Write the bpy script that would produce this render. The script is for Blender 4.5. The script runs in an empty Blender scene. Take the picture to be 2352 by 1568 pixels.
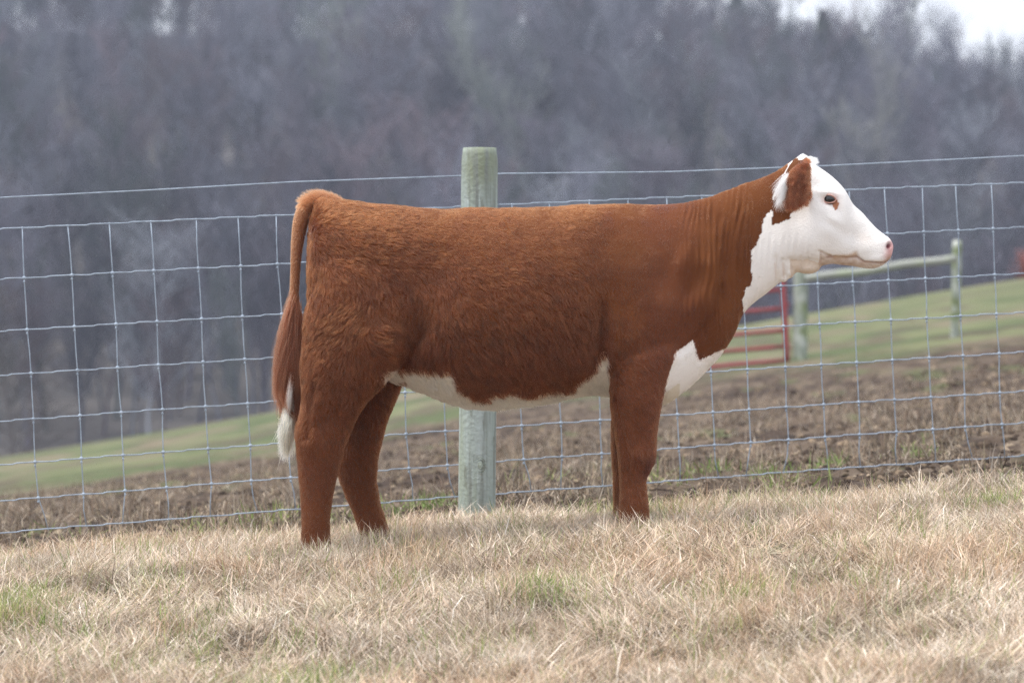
import bpy, math, random
import numpy as np
rng = np.random.default_rng(7)
random.seed(7)
S = bpy.context.scene
COL = S.collection

# ------------------------------------------------------------------ camera, world, sun, exposure
K = 0.000125                      # metres per photo-unit per metre of distance (photo measured 2352 wide)
CAMZ = 0.66
cam = bpy.data.cameras.new('camera')
cam.sensor_width = 36.0
cam.lens = 36.0 / (2352 * K)
cam.clip_end = 2000
cam.dof.use_dof = True
cam.dof.focus_distance = 11.85
cam.dof.aperture_fstop = 4.2
co = bpy.data.objects.new('camera', cam)
co.location = (0, 0, CAMZ)
co.rotation_euler = (math.radians(90), 0, 0)
COL.objects.link(co)
S.camera = co

SUN_EL, SUN_AZ = math.radians(66), math.radians(295)
w = bpy.data.worlds.new('World')
S.world = w
w.use_nodes = True
nt = w.node_tree
nt.nodes.clear()
out = nt.nodes.new('ShaderNodeOutputWorld')
bg = nt.nodes.new('ShaderNodeBackground')
sky = nt.nodes.new('ShaderNodeTexSky')
sky.sky_type = 'NISHITA'
sky.sun_disc = False
sky.sun_elevation = SUN_EL
sky.sun_rotation = SUN_AZ
sky.air_density = 1.0
sky.dust_density = 4.0
sky.ozone_density = 1.0
mx = nt.nodes.new('ShaderNodeMix')
mx.data_type = 'RGBA'
mx.inputs[0].default_value = 0.86
mx.inputs[7].default_value = (9.2, 9.5, 10.2, 1)      # the even cloud deck in front of the clear sky
nt.links.new(sky.outputs[0], mx.inputs[6])
# overcast sky: the zenith is about three times as bright as the horizon
tcw = nt.nodes.new('ShaderNodeTexCoord'); sx = nt.nodes.new('ShaderNodeSeparateXYZ')
nt.links.new(tcw.outputs['Generated'], sx.inputs[0])
gr_ = nt.nodes.new('ShaderNodeMapRange'); gr_.inputs[1].default_value = 0; gr_.inputs[2].default_value = 1
gr_.inputs[3].default_value = 1.2; gr_.inputs[4].default_value = 1.9
nt.links.new(sx.outputs[2], gr_.inputs[0])
vm = nt.nodes.new('ShaderNodeVectorMath'); vm.operation = 'SCALE'
nt.links.new(mx.outputs[2], vm.inputs[0]); nt.links.new(gr_.outputs[0], vm.inputs['Scale'])
nt.links.new(vm.outputs[0], bg.inputs[0])
bg.inputs[1].default_value = 0.075
nt.links.new(bg.outputs[0], out.inputs[0])

sl = bpy.data.lights.new('sun', 'SUN')
sl.energy = 2.6
sl.angle = math.radians(16)
sl.color = (1.0, 0.96, 0.9)
so = bpy.data.objects.new('sun', sl)
# light arrives from above, a little from the left and from behind
so.rotation_euler = (math.radians(6), math.radians(-26), 0)
COL.objects.link(so)

S.view_settings.view_transform = 'Standard'
S.view_settings.look = 'None'
S.view_settings.gamma = 1.0
S.view_settings.exposure = 0.5
try:
    S.cycles_curves.shape = 'RIBBONS'
    S.cycles_curves.subdivisions = 1
except Exception:
    pass
S.cycles.max_bounces = 6
S.cycles.transparent_max_bounces = 4
S.cycles.use_denoising = True
S.cycles.denoising_prefilter = 'NONE'
S.cycles.denoising_input_passes = 'RGB_ALBEDO_NORMAL'

# ------------------------------------------------------------------ helpers
def tag(o, label=None, cat=None, group=None, kind=None):
    if label: o['label'] = label
    if cat: o['category'] = cat
    if group: o['group'] = group
    if kind: o['kind'] = kind
    return o

def empty(name, loc=(0, 0, 0)):
    o = bpy.data.objects.new(name, None)
    o.empty_display_size = 0.1
    o.location = loc
    COL.objects.link(o)
    return o

def link(name, me, mat=None, parent=None, loc=None):
    o = bpy.data.objects.new(name, me)
    COL.objects.link(o)
    if mat: me.materials.append(mat)
    if parent is not None:
        o.parent = parent
        # geometry is authored in world space unless loc is given
        if loc is None:
            o.location = tuple(-c for c in parent.matrix_world.translation) if False else tuple(-c for c in parent.location)
    if loc is not None: o.location = loc
    return o

def mesh_np(name, V, F, smooth=True, cols=None, colname='col'):
    """V (n,3), F (m,k) with k 3 or 4, or list of such arrays"""
    me = bpy.data.meshes.new(name)
    V = np.ascontiguousarray(V, np.float32)
    Fs = F if isinstance(F, list) else [F]
    me.vertices.add(len(V))
    me.vertices.foreach_set('co', V.ravel())
    nl = sum(f.size for f in Fs); nf = sum(len(f) for f in Fs)
    me.loops.add(nl)
    me.polygons.add(nf)
    li = np.concatenate([f.ravel() for f in Fs]).astype(np.int32)
    me.loops.foreach_set('vertex_index', li)
    tot = np.concatenate([np.full(len(f), f.shape[1], np.int32) for f in Fs])
    st = np.concatenate([[0], np.cumsum(tot)[:-1]]).astype(np.int32)
    me.polygons.foreach_set('loop_start', st)
    if smooth: me.polygons.foreach_set('use_smooth', np.ones(nf, bool))
    me.update(calc_edges=True)
    if cols is not None:
        a = me.color_attributes.new(colname, 'FLOAT_COLOR', 'POINT')
        c = np.ones((len(V), 4), np.float32); c[:, :3] = cols
        a.data.foreach_set('color', c.ravel())
    return me

def hashn(ix, iy, iz, seed):
    h = (ix * 374761393 + iy * 668265263 + iz * 2147483647 + seed * 1274126177) & 0xFFFFFFFF
    h = ((h ^ (h >> 13)) * 1274126177) & 0xFFFFFFFF
    h = ((h ^ (h >> 16)) * 2246822519) & 0xFFFFFFFF
    return ((h ^ (h >> 15)) & 0xFFFFFF) / float(0xFFFFFF)

def vnoise(x, y, z=0, seed=0):
    x = np.asarray(x, float); y = np.asarray(y, float); z = np.zeros_like(x) + z
    xi = np.floor(x).astype(np.int64); yi = np.floor(y).astype(np.int64); zi = np.floor(z).astype(np.int64)
    fx = x - xi; fy = y - yi; fz = z - zi
    fx = fx * fx * (3 - 2 * fx); fy = fy * fy * (3 - 2 * fy); fz = fz * fz * (3 - 2 * fz)
    r = 0
    for dx in (0, 1):
        for dy in (0, 1):
            for dz in (0, 1):
                wgt = (fx if dx else 1 - fx) * (fy if dy else 1 - fy) * (fz if dz else 1 - fz)
                r = r + wgt * hashn(xi + dx, yi + dy, zi + dz, seed)
    return r * 2 - 1

def fbm(x, y, z=0, seed=0, oc=4):
    r = 0; a = 1; t = 0
    for i in range(oc):
        r = r + a * vnoise(x * 2 ** i, y * 2 ** i, np.asarray(z) * 2 ** i, seed + i * 17); t += a; a *= 0.55
    return r / t

def W(vx, vy, d):
    """world position of a point measured in the photograph, at distance d"""
    return np.stack(np.broadcast_arrays((np.asarray(vx, float) - 1176) * K * d, np.asarray(d, float) + 0 * np.asarray(vx, float),
                    CAMZ - (np.asarray(vy, float) - 784) * K * d), -1)

def catmull(rows, sub=6):
    R = np.array(rows, float); n = len(R); o = []
    for i in range(n - 1):
        p0 = R[max(i - 1, 0)]; p1 = R[i]; p2 = R[i + 1]; p3 = R[min(i + 2, n - 1)]
        for k in range(sub):
            t = k / sub
            o.append(0.5 * ((2 * p1) + (-p0 + p2) * t + (2 * p0 - 5 * p1 + 4 * p2 - p3) * t * t + (-p0 + 3 * p1 - 3 * p2 + p3) * t ** 3))
    o.append(R[-1])
    return np.array(o)

def rings_to_mesh(rings):
    rings = np.array(rings); n, m, _ = rings.shape
    V = rings.reshape(-1, 3)
    i = np.arange(n - 1)[:, None]; j = np.arange(m)[None, :]; j2 = (j + 1) % m
    F = np.stack([i * m + j, i * m + j2, (i + 1) * m + j2, (i + 1) * m + j], -1).reshape(-1, 4)
    c0 = len(V); c1 = c0 + 1
    V = np.vstack([V, rings[0].mean(0), rings[-1].mean(0)])
    jj = np.arange(m)
    T0 = np.stack([jj, np.full(m, c0), (jj + 1) % m], -1)
    T1 = np.stack([(n - 1) * m + jj, (n - 1) * m + (jj + 1) % m, np.full(m, c1)], -1)
    return V, F, np.vstack([T0, T1])

def tube(path, rad, sides=6):
    P = np.array(path, float); n = len(P)
    R = np.broadcast_to(np.asarray(rad, float), (n,))
    T = np.gradient(P, axis=0); T /= np.linalg.norm(T, axis=1)[:, None] + 1e-12
    up = np.array([0, 1., 0]) if abs(T[0][1]) < 0.9 else np.array([1., 0, 0])
    rings = []
    for k in range(n):
        a = np.cross(T[k], up); a /= np.linalg.norm(a); b = np.cross(T[k], a)
        th = np.arange(sides) * 2 * math.pi / sides
        rings.append(P[k] + R[k] * (np.cos(th)[:, None] * a + np.sin(th)[:, None] * b))
    return rings_to_mesh(rings)

class MB:
    def __init__(s): s.V = []; s.Q = []; s.T = []; s.C = []; s.n = 0
    def add(s, V, Q=None, T=None, col=None):
        V = np.asarray(V, float)
        s.V.append(V)
        if Q is not None and len(Q): s.Q.append(np.asarray(Q) + s.n)
        if T is not None and len(T): s.T.append(np.asarray(T) + s.n)
        if col is not None: s.C.append(np.broadcast_to(col, (len(V), 3)))
        s.n += len(V)
    def build(s, name, mat, parent=None, smooth=True, loc=None):
        F = []
        if s.Q: F.append(np.vstack(s.Q))
        if s.T: F.append(np.vstack(s.T))
        me = mesh_np(name, np.vstack(s.V), F, smooth, np.vstack(s.C) if s.C else None)
        return link(name, me, mat, parent, loc)

def curves_obj(name, P, rad, col, mat, parent=None, taper=True):
    """P (N,k,3), rad (N,), col (N,3)"""
    N, k, _ = P.shape
    cu = bpy.data.hair_curves.new(name)
    cu.add_curves([k] * N)
    off = np.array(parent.location) if parent is not None else np.zeros(3)
    cu.attributes['position'].data.foreach_set('vector', P.astype(np.float32).ravel())
    ra = cu.attributes.get('radius') or cu.attributes.new('radius', 'FLOAT', 'POINT')
    prof = np.linspace(1, 0.35, k) if taper else np.ones(k)
    ra.data.foreach_set('value', (rad[:, None] * prof[None]).astype(np.float32).ravel())
    ca = cu.attributes.new('col', 'FLOAT_COLOR', 'CURVE')
    c = np.ones((N, 4), np.float32); c[:, :3] = col
    ca.data.foreach_set('color', c.ravel())
    cu.materials.append(mat)
    o = bpy.data.objects.new(name, cu)
    COL.objects.link(o)
    if parent is not None:
        o.parent = parent
        p = parent; t = np.zeros(3)
        while p is not None:
            t += np.array(p.location); p = p.parent
        o.location = tuple(-t)
    return o

# ------------------------------------------------------------------ materials
def mat(name, col=(.5, .5, .5), rough=.8, attr=None, noise=None, bump=0, bscale=40, spec=.3, metal=0, coords='Object'):
    """attr: colour attribute to use; noise: list of (scale, amount, colour) mixed over the base"""
    m = bpy.data.materials.new(name); m.use_nodes = True
    t = m.node_tree; b = t.nodes['Principled BSDF']
    b.inputs['Roughness'].default_value = rough
    b.inputs['Specular IOR Level'].default_value = spec
    b.inputs['Metallic'].default_value = metal
    tc = t.nodes.new('ShaderNodeTexCoord')
    if attr:
        a = t.nodes.new('ShaderNodeAttribute'); a.attribute_name = attr; cur = a.outputs['Color']
    else:
        r = t.nodes.new('ShaderNodeRGB'); r.outputs[0].default_value = (*col, 1); cur = r.outputs[0]
    for i, (sc, lo, hi, c2, stretch) in enumerate(noise or []):
        mp = t.nodes.new('ShaderNodeMapping'); mp.inputs['Scale'].default_value = stretch
        mp.inputs['Location'].default_value = (i * 3.7, i * 1.3, 0)
        t.links.new(tc.outputs[coords], mp.inputs[0])
        n = t.nodes.new('ShaderNodeTexNoise'); n.inputs['Scale'].default_value = sc; n.inputs['Detail'].default_value = 6
        t.links.new(mp.outputs[0], n.inputs['Vector'])
        rp = t.nodes.new('ShaderNodeMapRange'); rp.inputs[1].default_value = lo; rp.inputs[2].default_value = hi
        rp.clamp = True
        t.links.new(n.outputs[0], rp.inputs[0])
        x = t.nodes.new('ShaderNodeMix'); x.data_type = 'RGBA'
        x.inputs[7].default_value = (*c2, 1)
        t.links.new(rp.outputs[0], x.inputs[0]); t.links.new(cur, x.inputs[6]); cur = x.outputs[2]
    t.links.new(cur, b.inputs['Base Color'])
    if bump:
        n = t.nodes.new('ShaderNodeTexNoise'); n.inputs['Scale'].default_value = bscale; n.inputs['Detail'].default_value = 8
        t.links.new(tc.outputs[coords], n.inputs['Vector'])
        bp = t.nodes.new('ShaderNodeBump'); bp.inputs['Strength'].default_value = bump; bp.inputs['Distance'].default_value = .02
        t.links.new(n.outputs[0], bp.inputs['Height']); t.links.new(bp.outputs[0], b.inputs['Normal'])
    return m

def hairmat(name, rough=.55, spec=.25, trans=.0):
    m = bpy.data.materials.new(name); m.use_nodes = True
    t = m.node_tree; t.nodes.clear()
    o = t.nodes.new('ShaderNodeOutputMaterial')
    a = t.nodes.new('ShaderNodeAttribute'); a.attribute_name = 'col'
    h = t.nodes.new('ShaderNodeBsdfHairPrincipled')
    h.model = 'CHIANG'
    h.inputs['IOR'].default_value = 1.36
    h.parametrization = 'COLOR'
    h.inputs['Roughness'].default_value = rough
    h.inputs['Radial Roughness'].default_value = 0.75
    t.links.new(a.outputs['Color'], h.inputs['Color'])
    t.links.new(h.outputs[0], o.inputs[0])
    return m

# ------------------------------------------------------------------ terrain
DK = np.array([-20, 0, 6, 9, 12, 13, 14, 16, 20, 30, 45, 62, 80, 92, 115, 150, 180, 260, 350, 420, 600.])
AK = np.array([-1.9, -1.2, -.52, -.24, .015, .035, -.03, -.05, -.06, -.13, -.20, -.12, .05, -.6, -4, -6.0, -3, 14, 29.5, 31, 20.])
BK = np.array([.05, .05, .055, .06, .062, .074, .08, .085, .10, .135, .165, .178, .187, .18, .13, .04, 0, -.02, -.02, -.03, 0])
def smooth_interp(d, X, Y):
    # monotone-ish cubic (Hermite with finite-difference slopes)
    m = np.gradient(Y, X)
    i = np.clip(np.searchsorted(X, d) - 1, 0, len(X) - 2)
    h = X[i + 1] - X[i]; t = np.clip((d - X[i]) / h, 0, 1)
    return ((2 * t ** 3 - 3 * t ** 2 + 1) * Y[i] + (t ** 3 - 2 * t ** 2 + t) * h * m[i] * .6 + (-2 * t ** 3 + 3 * t ** 2) * Y[i + 1] + (t ** 3 - t ** 2) * h * m[i + 1] * .6)
def ground0(x, y):
    x = np.asarray(x, float); y = np.asarray(y, float)
    a = smooth_interp(y, DK, AK); b = smooth_interp(y, DK, BK)
    lim = 3 + np.abs(y) * .28
    xc = lim * np.tanh(x / lim)
    xc = np.where(y < 90, xc, x * np.clip(1 - (y - 90) / 60, 0.0, 1) + 40 * np.tanh(x / 40) * np.clip((y - 90) / 60, 0, 1))
    z = a + b * xc
    # grass stands a few centimetres above the soil on the near bank
    z = z - (.05 + .028 * np.clip((y - 12.1) / .6, 0, 1)) * np.clip((14.2 - y) / 1.0, 0, 1)
    # wooded hill: broad folds and a ridge falling to the right
    hh = np.clip((y - 150) / 120, 0, 1)
    z = z + hh * (3.0 * fbm(x / 60, y / 60, 0, 5, 3) - 0.04 * np.clip(x - 5, 0, 200) - .27 * np.clip(x - 24, 0, 60))
    return z
def ground(x, y):
    z = ground0(x, y)
    x = np.asarray(x, float); y = np.asarray(y, float)
    bank = np.clip((14 - y) / .8, 0, 1)
    mud = np.clip((y - 13.6) / .8, 0, 1) * np.clip((70 - y) / 30, 0, 1)
    z = z + bank * (1 - .85 * np.exp(-((y - 12) / .42) ** 2)) * (.048 * fbm(x * 2.4, y * 2.0, 0, 11, 3))
    r = fbm(x * 5.5, y * 3.5, 0, 21, 4)
    z = z + mud * (.045 * r + .03 * np.abs(vnoise(x * 7, y * 6, 0, 3)))
    return z

def grid_mesh(name, xs, ys, fn, mat_, colfn=None):
    X, Y = np.meshgrid(xs, ys)
    Z = fn(X, Y)
    V = np.stack([X, Y, Z], -1).reshape(-1, 3)
    n, m = len(ys), len(xs)
    i = np.arange(n - 1)[:, None]; j = np.arange(m - 1)[None]
    F = np.stack([i * m + j, i * m + j + 1, (i + 1) * m + j + 1, (i + 1) * m + j], -1).reshape(-1, 4)
    cols = colfn(V) if colfn else None
    me = mesh_np(name, V, F, True, cols)
    o = link(name, me, mat_)
    return o

def mixc(a, b, t):
    t = np.asarray(t)[..., None]
    return np.asarray(a) * (1 - t) + np.asarray(b) * t
def ss(x, a, b):
    t = np.clip((x - a) / (b - a), 0, 1); return t * t * (3 - 2 * t)

def ground_cols(V):
    x, y = V[:, 0], V[:, 1]
    thatch = mixc([.20, .155, .11], [.08, .062, .045], ss(fbm(x * 6, y * 6, 0, 31, 3), -.3, .5))
    n1 = fbm(x * 4.0, y * 1.3, 0, 41, 4); n2 = fbm(x * 16, y * 5, 0, 42, 4)
    mud = mixc([.062, .044, .034], [.115, .086, .064], ss(n1, -.25, .35))
    mud = mixc(mud, [.20, .155, .115], ss(n2 + .4 * n1, .10, .7) * .7)
    mud = mixc(mud, [.035, .028, .024], ss(-n2 - .4 * n1, .2, .6))
    mud = mixc(mud, [.10, .13, .05], ss(fbm(x * 2.3, y * .5, 0, 47, 3), .3, .55) * .5)
    gr = mixc([.145, .155, .080], [.085, .105, .05], ss(fbm(x * .5, y * .3, 0, 51, 4), -.3, .3))
    gr = mixc(gr, [.175, .145, .10], ss(fbm(x * .9, y * .3, 0, 54, 3), -.05, .4))
    gr = mixc(gr, [.095, .075, .055], ss(fbm(x * 1.5, y * .22, 0, 55, 4) - .25 * ss(y, 50, 75), -.05, .35) * .75)
    c = mixc(thatch, mud, ss(y + .25 * vnoise(x * 3, y * 3, 0, 61), 13.5, 14.1))
    edge = 41 + 4 * fbm(x * .25, y * .2, 0, 63, 3) - .25 * x + 4.5 * np.clip(x + 1.0, -8, 0)
    c = mixc(c, gr, ss(y - edge + 5 * fbm(x * .7, y * .25, 0, 66, 3) - 6 * ss(-x, 1, 6), -4, 5))
    wood = mixc([.075, .068, .066], [.105, .096, .092], ss(fbm(x * .3, y * .3, 0, 71, 3), -.4, .4))
    c = mixc(c, wood, ss(y, 92, 104))
    return c

ys = np.concatenate([np.arange(-6, 6, .3), np.arange(6, 13, .05), np.arange(13, 24, .035), np.arange(24, 50, .15), np.arange(50, 100, .6), np.arange(100, 600, 5)])
xs = np.concatenate([np.arange(-150, -40, 8), np.arange(-40, -9, 1.5), np.arange(-9, -3.2, .15), np.arange(-3.2, 3.2, .035), np.arange(3.2, 9, .15), np.arange(9, 40, 1.5), np.arange(40, 151, 8)])
m_ground = mat('ground', attr='col', rough=.95, bump=.7, bscale=55, spec=.1)
g = grid_mesh('ground', xs, ys, ground, m_ground, ground_cols)
tag(g, 'muddy poached pasture rising to a green slope behind the wire fence', kind='structure')

# ------------------------------------------------------------------ blades (grass, straw)
def blades(name, x, y, length, width, lean, az, col, tipcol=None, seg=3, curl=None, z0=0, m=None, rough=.7):
    """one mesh of flat tapering blades. lean: initial angle from vertical; curl: added over the length"""
    N = len(x)
    z = ground(x, y) + z0
    curl = np.zeros(N) if curl is None else curl
    p = np.stack([x, y, z], -1)
    tw = rng.uniform(0, math.pi, N)
    side = np.stack([np.cos(tw), np.sin(tw), np.zeros(N)], -1)
    V = np.zeros((N, seg * 2 + 1, 3)); 
    ang = lean.copy(); pos = p.copy()
    for k in range(seg + 1):
        wd = width * (1 - (k / seg) ** 2 * 1.0) * .5
        if k < seg:
            V[:, 2 * k] = pos - side * wd[:, None]; V[:, 2 * k + 1] = pos + side * wd[:, None]
        else:
            V[:, 2 * k] = pos
        st = length / seg
        dz = np.cos(ang)
        dirv = np.stack([np.sin(ang) * np.cos(az), np.sin(ang) * np.sin(az), dz], -1)
        pos = pos + dirv * st[:, None]
        ang = ang + curl / seg
        az = az + rng.normal(0, .42, N)
    # keep tips from sinking in the soil
    zg = (ground0(V[:, :, 0].ravel(), V[:, :, 1].ravel()) + .002).reshape(N, -1)
    V[:, :, 2] = np.maximum(V[:, :, 2], zg)
    per = seg * 2 + 1
    base = np.arange(N)[:, None] * per
    Q = []
    for k in range(seg - 1):
        Q.append(base + np.array([[2 * k, 2 * k + 1, 2 * k + 3, 2 * k + 2]]))
    T = base + np.array([[2 * seg - 2, 2 * seg - 1, 2 * seg]])
    tc = col if tipcol is None else tipcol
    f = np.linspace(0, 1, seg + 1).repeat(2)[:per]
    C = col[:, None] * (1 - f)[None, :, None] + tc[:, None] * f[None, :, None]
    me = mesh_np(name, V.reshape(-1, 3), [np.vstack(Q), T], False, C.reshape(-1, 3))
    return link(name, me, m)

def bladem(name):
    m = bpy.data.materials.new(name); m.use_nodes = True
    t = m.node_tree; b = t.nodes['Principled BSDF']
    a = t.nodes.new('ShaderNodeAttribute'); a.attribute_name = 'col'
    t.links.new(a.outputs['Color'], b.inputs['Base Color'])
    b.inputs['Roughness'].default_value = .8
    b.inputs['Specular IOR Level'].default_value = .12
    tr = t.nodes.new('ShaderNodeBsdfTranslucent'); t.links.new(a.outputs['Color'], tr.inputs[0])
    ms = t.nodes.new('ShaderNodeMixShader'); ms.inputs[0].default_value = .18
    t.links.new(b.outputs[0], ms.inputs[1]); t.links.new(tr.outputs[0], ms.inputs[2])
    t.links.new(ms.outputs[0], t.nodes['Material Output'].inputs[0])
    return m
m_grass = bladem('grass_blades')

STRAW = np.array([[.66, .55, .42], [.74, .66, .54], [.54, .44, .33], [.66, .51, .38], [.82, .77, .68], [.36, .27, .19], [.68, .60, .42], [.58, .52, .44]])
STRAW = (STRAW * .80 + STRAW.mean(1, keepdims=True) * .20) * np.array([[1.09, 1.06, 1.04]])
GREEN = np.array([[.20, .27, .08], [.28, .34, .12], [.34, .36, .14], [.14, .20, .07]])
def band_points(n, d0, d1, margin=.25, power=1.0):
    """points between two distances, as wide as the view there and a bit more"""
    u = rng.uniform(0, 1, n) ** power
    y = d0 + (d1 - d0) * u
    hw = 1176 * K * y * 1.12 + margin
    x = rng.uniform(-1, 1, n) * hw
    return x, y
def crest_keep(x, y):
    return y < 13.55 + .25 * vnoise(x * 2.1, x * 0 + 1, 0, 77) + .12 * rng.normal(size=len(x))

def make_grass():
    objs = []
    # (a) flattened thatch
    n = 200000
    x, y = band_points(n, 6.6, 13.9, power=.8)
    k = crest_keep(x, y); x, y = x[k], y[k]; n = len(x)
    cl = fbm(x * 2.3, y * 2.3, 0, 81, 3)
    L = rng.uniform(.04, .12, n) * (1 + .5 * cl); Wd = rng.uniform(.0016, .0042, n) * (1 + .3 * (y < 9.5))
    pal = STRAW[rng.choice(len(STRAW), n, p=[.2, .16, .16, .13, .1, .09, .08, .08])] * rng.uniform(.75, 1.15, n)[:, None]
    warm = ss(fbm(x * 1.1, y * 1.1, 0, 85, 2), .1, .5)[:, None]
    pal = pal * (1 - warm * np.array([[.04, .09, .14]]))
    pal = pal * rng.uniform(.65, 1.2, (n, 1)); pal = pal * (1 - .35 * ss(-cl, .0, .5))[:, None] * np.array([[1.0, .97, .95]])
    grn = rng.uniform(0, 1, n) < .03 + .16 * ss(fbm(x * 1.6, y * 2.2, 0, 83, 3), .15, .5)
    pal[grn] = GREEN[rng.integers(0, 3, grn.sum())] * .6 + pal[grn] * .4
    lean = rng.uniform(.75, 1.5, n); az = rng.uniform(0, 2 * math.pi, n) 
    az = np.where(rng.uniform(size=n) < .5, az, 2.5 * fbm(x * 1.7, y * 1.7, 0, 87, 2) * math.pi)
    curl = rng.normal(.2, .5, n)
    objs.append(('a', x, y, L, Wd, lean, az, pal, curl, rng.uniform(0, .03, n)))
    # (b) standing and arching dry blades, in tufts
    n = 120000
    x, y = band_points(n, 6.6, 13.9, power=.8)
    k = crest_keep(x, y); x, y = x[k], y[k]
    cl = fbm(x * 2.9, y * 2.9, 0, 91, 3)
    k = rng.uniform(size=len(x)) < .25 + ss(cl, -.05, .45); x, y, cl = x[k], y[k], cl[k]; n = len(x)
    L = rng.uniform(.03, .08, n) * (1 + .9 * ss(cl, .0, .5)); Wd = rng.uniform(.0014, .0034, n)
    pal = STRAW[rng.choice(len(STRAW), n)] * rng.uniform(.8, 1.2, n)[:, None]
    pal = pal * (1 - ss(cl, .1, .5)[:, None] * np.array([[.15, .26, .36]]))
    lean = np.abs(rng.normal(.45, .45, n)); az = rng.uniform(0, 2 * math.pi, n)
    objs.append(('b', x, y, L, Wd, lean, az, pal, rng.normal(1.2, 1.0, n), np.zeros(n)))
    # (b2) tufts: blades spreading out from many small centres
    nt_ = 700
    tx_, ty_ = band_points(nt_, 6.8, 13.5)
    q = rng.integers(60, 260, nt_); ci = np.repeat(np.arange(nt_), q); n = len(ci)
    big_ = np.arange(nt_) < 30; big_r = rng.uniform(.03, .09, nt_) + big_ * .07
    tx_[0], ty_[0] = W(1640, 0, 8.9)[0], 8.9; tx_[1], ty_[1] = W(1230, 0, 10.9)[0], 10.9; tx_[2], ty_[2] = W(1990, 0, 11.6)[0], 11.6; tx_[3], ty_[3] = W(1780, 0, 9.3)[0], 9.3
    q = q + big_ * 500; ci = np.repeat(np.arange(nt_), q); n = len(ci)
    a_ = rng.uniform(0, 6.28, n); rs = np.repeat(big_r, q); r_ = rs * rng.uniform(0, 1, n) ** .6
    x = tx_[ci] + np.cos(a_) * r_; y = ty_[ci] + np.sin(a_) * r_
    hgt = np.repeat(rng.uniform(.05, .125, nt_) * (1 - .35 * ss(ty_, 12.3, 13)), q); L = hgt * rng.uniform(.6, 1.25, n); Wd = rng.uniform(.0015, .0040, n)
    tc_ = STRAW[rng.integers(0, 8, nt_)] * rng.uniform(.65, 1.2, nt_)[:, None]; tc_[rng.uniform(size=nt_) < .20] = [.40, .27, .18]; tc_[rng.uniform(size=nt_) < .10] = [.26, .19, .14]; tc_[:4] = [.42, .29, .19]; tc_[rng.uniform(size=nt_) < .08] = [.40, .40, .24]
    pal = (tc_[ci] * .6 + STRAW[rng.choice(8, n)] * .4) * rng.uniform(.42, 1.45, n)[:, None]
    objs.append(('e', x, y, L, Wd, .15 + r_ / rs * .7 + np.abs(rng.normal(0, .2, n)), a_ + rng.normal(0, .5, n), pal, rng.normal(1.7, 1.1, n), np.zeros(n)))
    # (b3) blades standing round the calf's feet and the post
    fx_, fy_ = [], []
    for vx_, d_, q in ((722, 11.86, 420), (862, 12.13, 380), (1455, 11.87, 380), (1440, 12.13, 200), (1097, 13.5, 300)):
        X = (vx_ - 1176) * K * d_; fx_.append(X + rng.normal(0, .055, q)); fy_.append(d_ - .03 - np.abs(rng.normal(0, .07, q)))
    x = np.concatenate(fx_); y = np.concatenate(fy_); n = len(x)
    pal = STRAW[rng.choice(8, n)] * rng.uniform(.6, 1.25, n)[:, None]; gq = rng.uniform(size=n) < .12; pal[gq] = GREEN[1]
    objs.append(('f', x, y, rng.uniform(.05, .11, n), rng.uniform(.0014, .0032, n), np.abs(rng.normal(.3, .3, n)), rng.uniform(0, 6.28, n), pal, rng.normal(.8, .8, n), np.zeros(n)))
    # (c) green blades in scattered tufts
    cx, cy = band_points(170, 7.2, 13.4)
    big = np.array([[W(2290, 0, 12.2)[0], 12.2], [W(60, 0, 11.0)[0], 11.0], [W(20, 0, 10.7)[0], 10.7], [W(1440, 0, 12.9)[0], 12.9], [W(1240, 0, 10.6)[0], 10.6], [W(700, 0, 9.4)[0], 9.4], [W(1700, 0, 10.4)[0], 10.4]])
    px, py = [], []
    for i in range(len(cx)):
        q = rng.integers(8, 40); px.append(cx[i] + rng.normal(0, .035, q)); py.append(cy[i] + rng.normal(0, .05, q))
    for b in big:
        q = 260; px.append(b[0] + rng.normal(0, .08, q)); py.append(b[1] + rng.normal(0, .12, q))
    sx, sy = band_points(5500, 6.8, 13.6); px.append(sx); py.append(sy)
    x = np.concatenate(px); y = np.concatenate(py); n = len(x)
    L = rng.uniform(.05, .12, n); Wd = rng.uniform(.0016, .004, n)
    pal = GREEN[rng.integers(0, 4, n)] * rng.uniform(.8, 1.3, n)[:, None]
    objs.append(('c', x, y, L, Wd, np.abs(rng.normal(.2, .3, n)), rng.uniform(0, 6.28, n), pal, rng.normal(.5, .4, n), np.zeros(n)))
    # (d) long thin stems and broad bleached leaves
    x, y = band_points(1500, 7, 13.7); n = len(x)
    L = rng.uniform(.08, .16, n); Wd = rng.uniform(.002, .006, n)
    pal = STRAW[rng.choice([1, 4, 0, 3, 5], n)] * rng.uniform(.8, 1.2, n)[:, None]
    objs.append(('d', x, y, L, Wd, np.abs(rng.normal(.3, .4, n)), rng.uniform(0, 6.28, n), pal, rng.normal(1.0, .8, n), np.zeros(n)))
    A = [np.concatenate([o[i] for o in objs]) for i in range(1, 10)]
    x, y, L, Wd, lean, az, pal, curl, z0 = A
    o = blades('grass', x, y, L, Wd, lean, az, pal, pal * 1.12, 3, curl, z0, m_grass)
    tag(o, 'dry straw coloured grass with green tufts in the foreground around the calf', 'grass', kind='stuff')
make_grass()

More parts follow.
